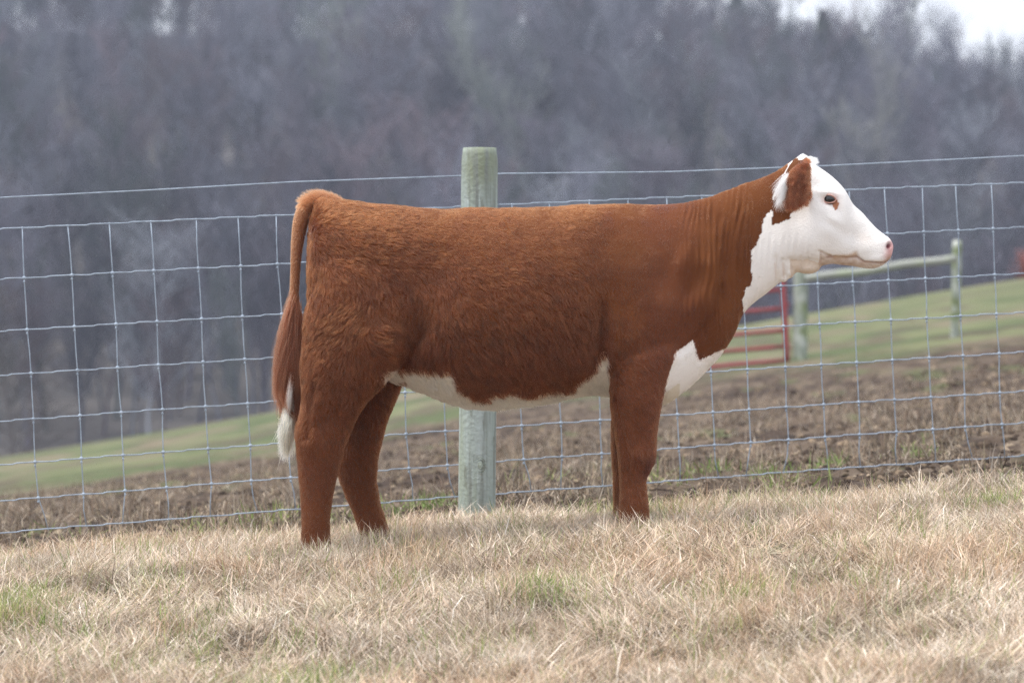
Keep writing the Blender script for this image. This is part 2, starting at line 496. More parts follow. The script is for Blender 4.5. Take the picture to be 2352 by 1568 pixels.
def make_litter():
    # trampled straw, sods and green sprouts on the mud behind the fence
    n = 115000
    u = rng.uniform(0, 1, n) ** 1.3
    y = 13.7 + u * 15; x = rng.uniform(-1, 1, n) * (1176 * K * y * 1.15 + .3)
    cl = fbm(x * 2.6, y * 1.5, 0, 101, 4)
    k = rng.uniform(size=n) < ss(cl, -.12, .35) * (1 - .6 * ss(y, 18, 27)); x, y, cl = x[k], y[k], cl[k]; n = len(x)
    L = rng.uniform(.04, .13, n); Wd = rng.uniform(.003, .008, n)
    pal = STRAW[rng.choice(len(STRAW), n)] * rng.uniform(.18, .72, n)[:, None] * np.array([[.9, .84, .78]])
    g2 = ss(vnoise(x * 1.5, y * .9, 0, 103), .45, .7) * (y < 19)
    isg = rng.uniform(size=n) < g2 * .3
    pal[isg] = GREEN[rng.integers(0, 3, isg.sum())] * 1.1
    # traced green sprouts
    gx, gy = [], []
    for vx, d in ((1915, 15.7), (1760, 15.4), (1620, 15.7), (1010, 15.0), (960, 14.7), (2100, 16.2), (980, 14.9)):
        q = 110; X = (vx - 1176) * K * d
        gx.append(X + rng.normal(0, .06, q)); gy.append(d + rng.normal(0, .3) + rng.normal(0, .12, q))
    gx = np.concatenate(gx); gy = np.concatenate(gy); m2 = len(gx)
    gp = np.array([[.15, .22, .06], [.22, .29, .10]])[rng.integers(0, 2, m2)] * rng.uniform(.8, 1.2, m2)[:, None]
    x = np.concatenate([x, gx]); y = np.concatenate([y, gy])
    L = np.concatenate([L, rng.uniform(.04, .09, m2)]); Wd = np.concatenate([Wd, rng.uniform(.004, .008, m2)])
    pal = np.vstack([pal, gp]); N = len(x)
    lean = np.where(rng.uniform(size=N) < .7, rng.uniform(.8, 1.5, N), rng.uniform(0, .6, N))
    o = blades('trampled_grass', x, y, L, Wd, lean, rng.uniform(0, 6.28, N), pal, pal, 2, rng.normal(.3, .5, N), rng.uniform(0, .02, N), m_grass)
    tag(o, 'trampled dead grass and green sprouts on the mud beyond the wire fence', 'dead grass', kind='stuff')
make_litter()

# ------------------------------------------------------------------ wire fence with its post
m_wire = mat('galvanised_wire', (.36, .43, .52), rough=.5, spec=.45, metal=.1, noise=[(30, .4, .7, (.25, .30, .37), (1, 1, 1))])
m_post = mat('treated_post', (.30, .35, .325), rough=.85, spec=.2,
             noise=[(7, .50, .75, (.28, .32, .25), (2, 2, .35)), (9, .45, .70, (.40, .46, .46), (3, 3, .10)), (14, .58, .72, (.14, .15, .12), (2, 2, .6)), (4, .52, .70, (.23, .26, .19), (1, 1, .6)), (40, .5, .66, (.20, .22, .20), (1, 1, .06))],
             bump=.3, bscale=60)
def fd(vx): return 13.25 + (vx - 75) * .00058
YL = [523, 638, 757, 858, 963, 1062, 1145, 1218]
YR = [422, 525, 631, 721, 812, 902, 975, 1050]
def wy(r, vx):
    t = (np.asarray(vx, float) - 60) / 2230
    sag = 7 * np.sin(np.clip(t, -.2, 1.2) * math.pi * 2) * (1 if r < 0 else .6)
    return YL[r] + (YR[r] - YL[r]) * t - 5 * 4 * t * (1 - t) * .6
XT = [-240, -140, -45, 50, 157, 253, 347, 450, 545, 633, 725, 816, 907, 997, 1085, 1174, 1262, 1353, 1443, 1530, 1613, 1697, 1785, 1870, 1951, 2033, 2117, 2195, 2277, 2358, 2440, 2520]
LEAN = lambda i: 38 - i * .55
fence = empty('wire_fence', tuple(W(1100, 1195, 13.6)))
tag(fence, 'galvanised woven wire fence with one round greenish wooden post behind the calf', 'fence')
KX = {}
tshape = [(y - YL[0]) / (YL[6] - YL[0]) for y in YL]
jr = random.Random(5)
BK_ = {3: 20, 4: 3, 5: -12, 6: 0, 7: -4, 8: 8, 9: 10}
for i, xt in enumerate(XT):
    for r in range(8):
        xx = xt + LEAN(i) * tshape[r] + jr.uniform(-2, 2)
        if r == 7: xx += BK_.get(i, jr.uniform(-16, 16))
        KX[i, r] = xx
for r in range(8):
    pts, rad = [], []
    for i in range(len(XT)):
        x0 = KX[i, r]
        dip = jr.uniform(-1.2, 1.2) * (0.3 if r == 0 else 1)
        pts.append((x0, wy(r, x0) + dip))
        if i < len(XT) - 1:
            x1 = KX[i + 1, r]; g_ = x1 - x0; c = jr.uniform(-.6, .6) * (0.2 if r == 0 else 1)
            pts.append((x0 + g_ * .25, wy(r, x0 + g_ * .25) + .6 + c))
            pts.append((x0 + g_ * .45, wy(r, x0 + g_ * .45) + 1.2 + c))
            pts.append((x0 + g_ * .55, wy(r, x0 + g_ * .55) - 1.1 + c))
            pts.append((x0 + g_ * .78, wy(r, x0 + g_ * .78) - .5 + c))
    pts = np.array(pts); P = W(pts[:, 0], pts[:, 1], fd(pts[:, 0]))
    mb = MB(); mb.add(*tube(P, .0024 if r not in (0, 7) else .0026, 6)); mb.build('horizontal_wire', m_wire, fence)
def blob(c, rx, ry, rz, n=8, m=6):
    th = np.linspace(0, math.pi, m + 2)[1:-1]; ph = np.arange(n) * 2 * math.pi / n
    rings = [[(c[0] + rx * math.sin(t) * math.cos(p), c[1] + ry * math.sin(t) * math.sin(p), c[2] + rz * math.cos(t)) for p in ph] for t in th]
    return rings_to_mesh(rings)
for i in range(len(XT)):
    pts = []
    for r in range(8):
        x0 = KX[i, r]; pts.append((x0, wy(r, x0)))
        if r < 7:
            x1 = KX[i, r + 1]; b = jr.uniform(-1.2, 1.2)
            if r == 6: b *= 3
            pts.append((x0 * .5 + x1 * .5 + b, (wy(r, x0) + wy(r + 1, x1)) / 2))
    pts = np.array(pts); P = W(pts[:, 0], pts[:, 1], fd(pts[:, 0])); P[:, 1] -= .003
    mb = MB(); mb.add(*tube(P, .0021, 6))
    for r in range(8):
        x0 = KX[i, r]; c = W(x0, wy(r, x0), fd(x0)); c[1] -= .003
        s = .6 if r in (0, 7) else 1
        mb.add(*blob(c, .0078 * s, .006 * s, .007 * s))
        if 0 < r < 7:
            c2 = c.copy(); c2[2] -= .014; mb.add(*blob(c2, .0044, .0042, .0062, 6, 4))
    mb.build('vertical_wire', m_wire, fence)
tx = np.array([-150, 0, 340, 675, 1058, 1100, 1145, 1530, 1900, 2352, 2500]); ty = np.array([462, 454, 437, 418, 404, 402, 399, 395, 381, 358, 350])
q = np.linspace(-150, 2500, 90); yy = np.interp(q, tx, ty)
P = W(q, yy, fd(q)); mb = MB(); mb.add(*tube(P, .0025, 6)); mb.build('horizontal_wire', m_wire, fence)
# post
mb = MB()
rows = []
top = W(1102, 340, 13.55); bot = W(1095, 1215, 13.55)
nr = 60
for k in range(nr + 1):
    t = k / nr; c = bot * (1 - t) + top * t
    r0 = .0725 - .0015 * t
    th = np.arange(40) * 2 * math.pi / 40
    rr = r0 + .0010 * vnoise(np.cos(th) * 2, np.sin(th) * 2, t * 3, 9)
    if k >= nr - 1: rr = rr - .003 * (k - nr + 2)
    rows.append(np.stack([c[0] + rr * np.cos(th), c[1] + rr * np.sin(th), np.full(40, c[2]) ], -1))
bot2 = bot.copy(); bot2[2] -= .25
rows.insert(0, rows[0] - np.array([0, 0, .25]))
mb.add(*rings_to_mesh(rows))
post = mb.build('post', m_post, fence)
# knot in the post, a ring grain with a dark eye
m_knot = mat('knot_wood', (.34, .39, .34), rough=.9, noise=[(60, .5, .65, (.22, .23, .18), (1, 1, 1))])
kc = W(1103, 1068, 13.55 - .0735)
mb = MB()
for rr, tr in ((.0095, .003), (.019, .0016), (.026, .0012)):
    th = np.linspace(0, 2 * math.pi, 25)[:-1]
    P = np.stack([kc[0] + rr * .75 * np.cos(th), np.full(24, kc[1]) + (rr * np.cos(th)) ** 2 / .15 + .0005, kc[2] + rr * 1.25 * np.sin(th)], -1)
    P = np.vstack([P, P[:1]]); mb.add(*tube(P, tr, 5))
mb.add(*blob(kc, .007, .003, .010))
kn = mb.build('knot', m_knot, post, loc=(0, 0, 0))
mb = MB()
for vx, vy in ((1060, 404), (1140, 468)):
    c = W(vx, vy, 13.55); th = np.linspace(0, math.pi, 9)
    P = np.stack([c[0] + .012 * np.cos(th), c[1] + .0 + .012 * np.sin(th), c[2] + 0 * th], -1); mb = MB(); mb.add(*tube(P, .002, 5)); mb.build('staple', m_wire, fence)

# ------------------------------------------------------------------ far gate, far wooden fence
m_red = mat('red_gate_paint', (.30, .06, .065), rough=.55, noise=[(6, .5, .7, (.22, .07, .06), (1, 1, 1))])
m_rail = mat('weathered_rail', (.33, .34, .31), rough=.9, noise=[(5, .45, .65, (.33, .36, .27), (1, 1, 1))])
m_fpost = mat('lichen_post', (.30, .33, .28), rough=.9, noise=[(3.5, .5, .6, (.20, .24, .12), (1, 1, 1)), (9, .5, .65, (.48, .50, .46), (1, 1, .6))])
ff = empty('wooden_fence', tuple(W(1838, 838, 45)))
tag(ff, 'far lichen covered wooden fence of two posts and one top rail on the green slope', 'fence')
def rpost(name, vx0, vx1, ytop, ybot, d, m_, parent, lean=0):
    a = W((vx0 + vx1) / 2 + lean, ytop, d); b = W((vx0 + vx1) / 2, ybot + 25, d); r = (vx1 - vx0) / 2 * K * d
    n = 16
    P = [b * (1 - k / n) + a * (k / n) for k in range(n + 1)]
    mb = MB(); rr = np.array([r * (1 + .05 * math.sin(k * 1.7)) for k in range(n + 1)]); rr[-1] *= .85
    mb.add(*tube(P, rr, 14)); return mb.build(name, m_, parent)
rpost('post', 1822, 1855, 606, 834, 45, m_fpost, ff)
rpost('post', 2182, 2203, 552, 775, 45, m_fpost, ff, 6)
pA = W(1850, 640, 44.85); pB = W(2196, 592, 44.85); mb = MB()
P = [pA * (1 - k / 12) + pB * (k / 12) + np.array([0, 0, .01 * math.sin(k)]) for k in range(13)]
mb.add(*tube(P, .05, 10)); mb.build('rail', m_rail, ff)
gate = empty('farm_gate', tuple(W(1808, 850, 45)))
tag(gate, 'red painted tubular metal farm gate seen through the wire below the calf\'s chin', 'gate')
GX0 = 1240
def gsl(x, yr): return yr + (1800 - x) * (.085)
GY = [622, 665, 708, 759, 795, 828]
for yr in GY:
    a = W(GX0, gsl(GX0, yr), 45); b = W(1806, gsl(1806, yr), 45)
    mb = MB(); mb.add(*tube([a * (1 - k / 8) + b * k / 8 for k in range(9)], .027, 10)); mb.build('gate_rail', m_red, gate)
for xa, xb in ((1797, 1809), (GX0 - 2, GX0 + 8), (1515, 1522)):
    a = W(xa, gsl(xa, 615), 44.95); b = W(xb, gsl(xb, 836), 44.95)
    mb = MB(); mb.add(*tube([a * (1 - k / 8) + b * k / 8 for k in range(9)], .036 if xa > 1700 else .026, 10)); mb.build('gate_upright', m_red, gate)
for x_, y_ in ((1806, 800), (1802, 700)):
    mb = MB(); mb.add(*tube([W(x_, y_, 44.95), W(x_ + 10, y_, 44.95)], .03, 8)); mb.build('hinge', m_red, gate)

# ------------------------------------------------------------------ bare woodland
def make_tree_proto(seed, h=14, spread=.45, twigs=3, lean=0.0):
    r = random.Random(seed); segs = []     # p0,p1,r0,r1
    tw = []
    def grow(p, d, L, rad, lvl):
        n = 4 if lvl == 0 else 3
        pts = [p]; dd = d
        for k in range(n):
            dd = dd + np.array([r.gauss(0, .10), r.gauss(0, .10), .06 if lvl else .0]); dd = dd / np.linalg.norm(dd)
            q = pts[-1] + dd * L / n; pts.append(q)
            r0 = rad * (1 - k / n * .75); r1 = rad * (1 - (k + 1) / n * .75)
            (segs if lvl < 2 else tw).append((pts[-2], q, r0, r1))
            if lvl < 3:
                nb = {0: 4 if k else 0, 1: 3, 2: 3}[lvl]
                for _ in range(nb):
                    a = r.uniform(0, 2 * math.pi); s = spread * r.uniform(.7, 1.5) + .1 * lvl
                    side = np.array([math.cos(a), math.sin(a), 0])
                    nd = dd * (1 - s * .5) + side * s + np.array([0, 0, .25]); nd /= np.linalg.norm(nd)
                    f = r.random()
                    grow(pts[-2] * (1 - f) + q * f, nd, L * {0: .38, 1: .45, 2: .5}[lvl] * r.uniform(.7, 1.2) * (1.15 - .4 * k / n), max(r1 * .55, .012), lvl + 1)
    d0 = np.array([lean, 0, 1.]); 
    grow(np.array([0, 0, -.4]), d0 / np.linalg.norm(d0), h, h * .0125, 0)
    return segs, tw
def prism(segs, sides=3):
    P0 = np.array([s[0] for s in segs]); P1 = np.array([s[1] for s in segs]); R0 = np.array([s[2] for s in segs]); R1 = np.array([s[3] for s in segs])
    T = P1 - P0; T /= np.linalg.norm(T, axis=1)[:, None]
    a = np.cross(T, [0.3, .9, .1]); a /= np.linalg.norm(a, axis=1)[:, None]; b = np.cross(T, a)
    V = []
    for (P, R) in ((P0, R0), (P1, R1)):
        for k in range(sides):
            t = k * 2 * math.pi / sides
            V.append(P + R[:, None] * (math.cos(t) * a + math.sin(t) * b))
    V = np.stack(V, 1).reshape(-1, 3); n = len(segs); base = np.arange(n)[:, None] * 2 * sides
    Q = np.vstack([base + np.array([[k, (k + 1) % sides, sides + (k + 1) % sides, sides + k]]) for k in range(sides)])
    return V, Q
def twig_quads(tw, wmin=.022):
    P0 = np.array([s[0] for s in tw]); P1 = np.array([s[1] for s in tw]); R = np.maximum(np.array([s[2] for s in tw]), wmin)
    T = P1 - P0; T /= np.linalg.norm(T, axis=1)[:, None] + 1e-9
    rv = rng.normal(size=T.shape); a = np.cross(T, rv); a /= np.linalg.norm(a, axis=1)[:, None]
    V = np.stack([P0 - a * R[:, None], P0 + a * R[:, None], P1 + a * R[:, None] * .5, P1 - a * R[:, None] * .5], 1).reshape(-1, 3)
    Q = np.arange(len(tw))[:, None] * 4 + np.array([[0, 1, 2, 3]])
    return V, Q
protos = []
for s in range(7):
    segs, tw = make_tree_proto(100 + s, h=[13, 15, 12, 14, 16, 11, 13][s], spread=[.45, .6, .5, .4, .55, .7, .5][s])
    V1, Q1 = prism(segs, 3); V2, Q2 = twig_quads(tw)
    protos.append((V1, Q1, V2, Q2))
m_wood = mat('bare_wood', attr='col', rough=.95, spec=.1)
WOODC = np.array([[.17, .165, .185], [.10, .098, .11], [.23, .23, .25], [.17, .135, .14], [.14, .155, .14], [.20, .18, .20], [.25, .26, .265]])
WOODC = WOODC * np.array([[1.0, 1.02, 1.14]])
def build_wood():
    mb = MB(); n = 0
    spots = []
    y = 165.0
    while y < 395:
        step = 2.9 + (y - 165) * .008
        hw = 1176 * K * y * 1.22 + 8
        x = -hw + random.uniform(0, step)
        while x < hw:
            spots.append((x + random.uniform(-.45, .45) * step, y + random.uniform(-.5, .5) * step))
            x += step * random.uniform(.8, 1.25)
        y += step * 1.25
    Vs, Qs, Cs, off = [], [], [], 0
    for (x, y) in spots:
        V1, Q1, V2, Q2 = random.choice(protos)
        if random.random() < .07: continue
        s = random.uniform(.48, .82) * (.72 if (y > 290 and x > 15) else 1); a = random.uniform(0, 6.28)
        ca, sa = math.cos(a) * s, math.sin(a) * s
        M = np.array([[ca, -sa, 0], [sa, ca, 0], [0, 0, s]])
        zc = float(ground(np.array([x]), np.array([y]))[0])
        c = WOODC[random.choices(range(7), [4, 3, 3, 3, 2, 3, 1.2])[0]] * random.uniform(.62, 1.12)
        patch = float(fbm(np.array([x / 22]), np.array([y / 22]), 0, 201, 2)[0])
        c = c * (1 + .45 * patch)
        for (V, Q, f) in ((V1, Q1, 1.05), (V2, Q2, .85)):
            Vs.append(V @ M.T + np.array([x, y, zc])); Qs.append(Q + off); off += len(V); Cs.append(np.broadcast_to(c * f, (len(V), 3)))
    me = mesh_np('woodland', np.vstack(Vs), np.vstack(Qs), False, np.vstack(Cs))
    o = link('woodland', me, m_wood)
    tag(o, 'bare winter woodland covering the far hillside behind the pasture', 'woodland', kind='stuff')
    print('woodland trees', len(spots), 'quads', off // 4)
build_wood()

# a few trees one can tell apart
def bare_tree(vx, d, h, seed, colr, label, spread=.55, lean=0, group=None, name='bare_tree'):
    segs, tw = make_tree_proto(seed, h=h, spread=spread, lean=lean)
    x = (vx - 1176) * K * d; z = float(ground(np.array([x]), np.array([d]))[0])
    o = empty(name, (x, d, z)); tag(o, label, 'tree' if name != 'bare_shrub' else 'shrub', group)
    trunk = segs[:4]; limbs = segs[4:]
    V, Q = prism(trunk, 7); mb = MB(); mb.add(V, Q, None, colr); mb.build('trunk', m_wood, o, loc=(0, 0, 0))
    mb = MB(); V, Q = prism(limbs, 4); mb.add(V, Q, None, np.array(colr) * .9); V, Q = twig_quads(tw, .012 * h / 8); mb.add(V, Q, None, np.array(colr) * .8)
    mb.build('crown', m_wood, o, loc=(0, 0, 0))
bare_tree(35, 125, 9.5, 301, (.12, .105, .10), 'brownish bare tree with arching branches low at the left edge', .8, .15)
bare_tree(2075, 300, 13, 309, (.26, .27, .26), 'pale barked bare tree just left of the dark conifers on the hill', .35)
bare_tree(1960, 210, 14, 311, (.32, .32, .31), 'pale barked bare tree on the hill directly above the calf\'s head', .35)
bare_tree(1240, 230, 14, 313, (.27, .29, .27), 'pale barked bare tree on the hill just right of the post top', .4)
bare_tree(775, 240, 15, 315, (.26, .28, .26), 'pale barked bare tree on the hill above the calf\'s rump', .4)
# reddish shrub at the right edge
for _ in (0,):
    x = (2360 - 1176) * K * 84; z = float(ground(np.array([x]), np.array([84.]))[0])
    sh = empty('bare_shrub', (x, 84, z)); tag(sh, 'reddish bare shrub at the right edge on the crest of the green slope', 'shrub')
    mb = MB(); r = random.Random(4)
    for k in range(130):
        a = r.uniform(0, 6.28); l = r.uniform(.3, .95); s = r.uniform(.1, .6)
        P = [np.array([0, 0, -.05]) + np.array([math.cos(a) * s * t * .8, math.sin(a) * s * t * .8, l * t]) for t in (0, .4, .75, 1)]
        mb.add(*tube(P, [.012, .009, .006, .003], 3))
    mb.build('stems', mat('red_twigs', (.26, .09, .07), rough=.8), sh, loc=(0, 0, 0))

# conifers
m_con = mat('conifer_needles', attr='col', rough=.9, spec=.1)
def conifer(vx, d, vtop, hgt, wid, label, seed, tint=(.045, .075, .05)):
    r = np.random.default_rng(seed)
    x = (vx - 1176) * K * d; ztop = CAMZ - (vtop - 784) * K * d
    zg = float(ground(np.array([x]), np.array([float(d)]))[0]); h = hgt
    o = empty('conifer', (x, d, zg)); tag(o, label, 'tree', 'dark evergreens among the bare trees on the hill')
    sg = [(np.array([0, 0, h * k / 6]), np.array([0, 0, h * (k + 1) / 6]), .22 * (1 - k / 6.5), .22 * (1 - (k + 1) / 6.5)) for k in range(6)]
    V, Q = prism(sg, 7); mb = MB(); mb.add(V, Q, None, (.10, .08, .065)); mb.build('trunk', m_wood, o, loc=(0, 0, 0))
    n = 5200
    t = r.uniform(.12, 1, n) ** .8; rad = wid * (1 - t) ** .8 * (.55 + .45 * np.abs(np.sin(t * 40 + r.uniform(-.3, .3, n)))) * r.uniform(.25, 1.05, n) + .1
    a = r.uniform(0, 6.28, n); lump = 1 + .35 * np.sin(a * 3 + t * 9)
    c = np.stack([np.cos(a) * rad * lump, np.sin(a) * rad * lump, t * h - rad * .25], -1)
    u = r.normal(size=(n, 3)); u /= np.linalg.norm(u, axis=1)[:, None]; v = np.cross(u, r.normal(size=(n, 3))); v /= np.linalg.norm(v, axis=1)[:, None]
    s = r.uniform(.12, .34, n)[:, None]
    V = np.stack([c - u * s, c + v * s * .5, c + u * s, c - v * s * .5], 1).reshape(-1, 3)
    C = (np.array(tint) * r.uniform(.6, 1.4, n)[:, None]).repeat(4, 0)
    mb = MB(); mb.add(V, np.arange(n)[:, None] * 4 + np.array([[0, 1, 2, 3]]), None, C); mb.build('crown', m_con, o, loc=(0, 0, 0))
conifer(2165, 330, 70, 6, 3.8, 'dark conifer near the top right corner just under the bright sky', 1)
conifer(2160, 290, 150, 9, 2.6, 'broad dark conifer on the hill below the one near the top right corner', 2)
conifer(1890, 300, 150, 10, 2.6, 'dull green conifer on the upper hill above the calf\'s eye', 3, (.07, .085, .06))
conifer(1690, 320, 125, 9, 2.4, 'faint green conifer on the upper hill left of the one above the calf\'s head', 4, (.07, .085, .06))
conifer(635, 330, -30, 10, 2.5, 'dark conifer at the top edge above the calf\'s rump', 5, (.06, .08, .06))
conifer(800, 330, 0, 10, 2.2, 'dark conifer at the top edge right of the one above the rump', 6, (.06, .075, .06))

# ------------------------------------------------------------------ haze over the valley
hv = np.array([[-190, -12, -30], [190, -12, -30], [190, 640, -30], [-190, 640, -30], [-190, -12, 75], [190, -12, 75], [190, 640, 75], [-190, 640, 75]], float)
hq = np.array([[0, 3, 2, 1], [4, 5, 6, 7], [0, 1, 5, 4], [1, 2, 6, 5], [2, 3, 7, 6], [3, 0, 4, 7]])
m_haze = bpy.data.materials.new('haze'); m_haze.use_nodes = True
t_ = m_haze.node_tree; t_.nodes.clear(); o_ = t_.nodes.new('ShaderNodeOutputMaterial'); pv = t_.nodes.new('ShaderNodeVolumePrincipled')
pv.inputs['Density'].default_value = 0.0005; pv.inputs['Color'].default_value = (.72, .82, 1, 1); pv.inputs['Anisotropy'].default_value = 0.0
t_.links.new(pv.outputs[0], o_.inputs['Volume'])
tag(link('haze', mesh_np('haze', hv, hq, False), m_haze), 'thin bluish haze in the valley air', kind='stuff')
S.cycles.volume_bounces = 0

# ------------------------------------------------------------------ clods of churned mud
def clods():   # each a few centimetres, half sunk
    n = 19000
    u = rng.uniform(0, 1, n) ** 2.3; y = 13.75 + u * 26; x = rng.uniform(-1, 1, n) * (1176 * K * y * 1.12 + .3)
    k = rng.uniform(size=n) < .25 + ss(fbm(x * 2.2, y * 1.2, 0, 141, 3), -.2, .4); x, y = x[k], y[k]; k = y < 37 + 4.5 * np.clip(x + 1.0, -8, 0) - .25 * x + rng.normal(0, 2, len(x)); x, y = x[k], y[k]; n = len(x)
    r = rng.uniform(.007, .024, n) * (1 + .01 * (y - 14)) * (1 + .5 * (rng.uniform(size=n) < .1))
    th = np.array([.45, .95, 1.5]); V = []
    for t in th:
        for j in range(7):
            a = j * 2 * math.pi / 7 + t
            rr = r * np.sin(t) * rng.uniform(.6, 1.4, n)
            V.append(np.stack([rr * math.cos(a), rr * math.sin(a), r * .8 * np.cos(t) * rng.uniform(.6, 1.3, n)], -1))
    V.append(np.stack([0 * r, 0 * r, r * .8], -1))
    V = np.stack(V, 1); z = ground(x, y)
    V += np.stack([x, y, z - .1 * r], -1)[:, None]
    Q = []; 
    for a in range(2):
        for j in range(7): Q.append([a * 7 + j, (a + 1) * 7 + j, (a + 1) * 7 + (j + 1) % 7, a * 7 + (j + 1) % 7])
    T = [[21, j, (j + 1) % 7] for j in range(7)]
    base = np.arange(n)[:, None, None] * 22
    F = [(base + np.array(Q)[None]).reshape(-1, 4), (base + np.array(T)[None]).reshape(-1, 3)]
    pal = np.array([[.05, .036, .028], [.085, .062, .046], [.13, .10, .072], [.22, .165, .115], [.30, .235, .17]])[rng.choice(5, n, p=[.28, .26, .22, .17, .07])] * rng.uniform(.8, 1.2, n)[:, None]
    me = mesh_np('mud_clods', V.reshape(-1, 3), F, False, pal.repeat(22, 0))
    tag(link('mud_clods', me, m_ground), 'churned clods of brown mud behind the wire fence', 'mud', kind='stuff')
clods()
# ------------------------------------------------------------------ the calf
CD = 12.0
def sup(th, n):
    c, s = np.cos(th), np.sin(th)
    return np.sign(c) * np.abs(c) ** (2 / n), np.sign(s) * np.abs(s) ** (2 / n)
TH = np.arange(40) * 2 * math.pi / 40
# torso, neck and head: top point, bottom point (photo units), half width (m), squareness
TOR = [
 (713, 520, 711, 640, .07, 2.0), (722, 474, 714, 720, .13, 2.1), (742, 454, 716, 800, .175, 2.2), (800, 461, 785, 850, .215, 2.3),
 (870, 471, 870, 862, .232, 2.3), (960, 478, 960, 892, .238, 2.3), (1060, 479, 1050, 926, .25, 2.25), (1160, 478, 1150, 932, .255, 2.2),
 (1260, 475, 1250, 923, .25, 2.2), (1350, 470, 1350, 905, .235, 2.2), (1430, 467, 1440, 912, .215, 2.2), (1500, 469, 1520, 928, .19, 2.2),
 (1560, 467, 1585, 888, .165, 2.15), (1610, 456, 1638, 835, .14, 2.1), (1660, 442, 1676, 785, .118, 2.1), (1710, 422, 1700, 735, .10, 2.1),
 (1750, 408, 1718, 708, .092, 2.1), (1785, 392, 1758, 676, .088, 2.1), (1815, 372, 1796, 645, .088, 2.15), (1840, 358, 1828, 626, .092, 2.2),
 (1872, 378, 1858, 620, .097, 2.3), (1908, 403, 1884, 611, .095, 2.3), (1939, 434, 1912, 606, .082, 2.4), (1959, 468, 1934, 609, .066, 2.4),
 (1983, 491, 1958, 611, .056, 2.4), (2010, 521, 1985, 616, .052, 2.4), (2030, 538, 2010, 616, .052, 2.4), (2044, 548, 2032, 606, .047, 2.3),
 (2052, 564, 2045, 594, .034, 2.1)]
SHR = 0
def loft_side(rows, sub=6):
    R = catmull(rows, sub); rings = []
    for r in R:
        T = W(r[0], r[1], CD); B = W(r[2], r[3], CD); c = (T + B) / 2; a = (T - B) / 2
        ca, sa = sup(TH, r[5])
        # a flatter, narrower top than belly
        up = (ca + 1) / 2
        wd = r[4] * (1.0 - .10 * up ** 2)
        p = c[None] + ca[:, None] * a[None]; p[:, 1] = CD + sa * wd
        rings.append(p)
    return rings_to_mesh(rings)
def loft_leg(rows, sub=5):
    R = catmull(rows, sub); rings = []
    for vy, xb, xf, yc, hw in R:
        d = CD + yc
        a = W(xb, vy, d); b = W(xf, vy, d); c = (a + b) / 2; h = (b - a)[0] / 2
        ca, sa = sup(TH, 2.25)
        rings.append(np.stack([c[0] + ca * h, d + sa * hw, np.full(len(TH), c[2])], -1))
    return rings_to_mesh(rings)
NH = [(520, 760, 860, -.05, .04), (580, 728, 925, -.11, .08), (650, 719, 960, -.133, .104), (736, 700, 965, -.14, .112), (800, 694, 950, -.142, .112), (856, 693, 898, -.142, .104),
      (916, 694, 845, -.142, .088), (955, 688, 820, -.14, .074), (995, 678, 803, -.14, .062), (1042, 681, 788, -.14, .055), (1096, 686, 773, -.14, .050), (1156, 690, 762, -.14, .046),
      (1216, 693, 757, -.14, .046), (1255, 692, 762, -.14, .050), (1312, 690, 775, -.14, .052)]
FH = [(600, 760, 960, .13, .09), (700, 760, 975, .135, .105), (800, 758, 970, .14, .10), (868, 760, 926, .14, .088), (940, 765, 896, .135, .072), (1000, 766, 879, .13, .060), (1050, 768, 869, .13, .054),
      (1090, 778, 865, .13, .048), (1126, 791, 869, .13, .045), (1168, 808, 878, .13, .044), (1210, 820, 891, .13, .046), (1235, 823, 898, .13, .05), (1290, 825, 912, .13, .052)]
NF = [(590, 1480, 1570, -.05, .03), (680, 1440, 1580, -.08, .055), (750, 1425, 1575, -.092, .060), (805, 1406, 1570, -.112, .075), (850, 1400, 1542, -.122, .078), (918, 1403, 1522, -.13, .072),
      (984, 1411, 1510, -.13, .060), (1045, 1420, 1506, -.13, .054), (1072, 1422, 1496, -.13, .048), (1100, 1424, 1484, -.13, .043), (1130, 1425, 1485, -.13, .044), (1160, 1423, 1489, -.13, .048), (1200, 1422, 1491, -.13, .051), (1275, 1416, 1502, -.13, .054)]
FF = [(780, 1410, 1590, .13, .08), (850, 1402, 1540, .13, .076), (918, 1403, 1515, .13, .068), (1017, 1405, 1490, .13, .054), (1083, 1408, 1470, .13, .045), (1150, 1410, 1472, .13, .046), (1192, 1409, 1476, .13, .05), (1264, 1404, 1486, .13, .053)]
mb = MB()
mb.add(*loft_side(TOR))
for L_ in (NH, FH, NF, FF): mb.add(*loft_leg(L_))
# withers/shoulder, throat lumps, poll
def eblob(vx, vy, y, rx, ry, rz): mb.add(*blob(np.array([W(vx, vy, CD)[0], CD + y, W(vx, vy, CD)[2]]), rx, ry, rz, 20, 12))
eblob(1812, 626, 0, .020, .05, .020)
eblob(1855, 612, 0, .045, .05, .026)
eblob(1843, 368, 0, .018, .03, .020)
eblob(1800, 640, -.01, .014, .03, .012)
body0 = mb.build('tmp_body', None)
md = body0.modifiers.new('r', 'REMESH'); md.mode = 'VOXEL'; md.voxel_size = .0047; md.use_smooth_shade = True
sm = body0.modifiers.new('s', 'SMOOTH'); sm.factor = .5; sm.iterations = 14
dg = bpy.context.evaluated_depsgraph_get(); dg.update()
bme = bpy.data.meshes.new_from_object(body0.evaluated_get(dg))
bpy.data.objects.remove(body0)
nv = len(bme.vertices); co_ = np.empty(nv * 3, np.float32); bme.vertices.foreach_get('co', co_); BV = co_.reshape(-1, 3).astype(float)
no_ = np.empty(nv * 3, np.float32); bme.vertex_normals.foreach_get('vector', no_); BN = no_.reshape(-1, 3).astype(float)
print('body verts', nv)

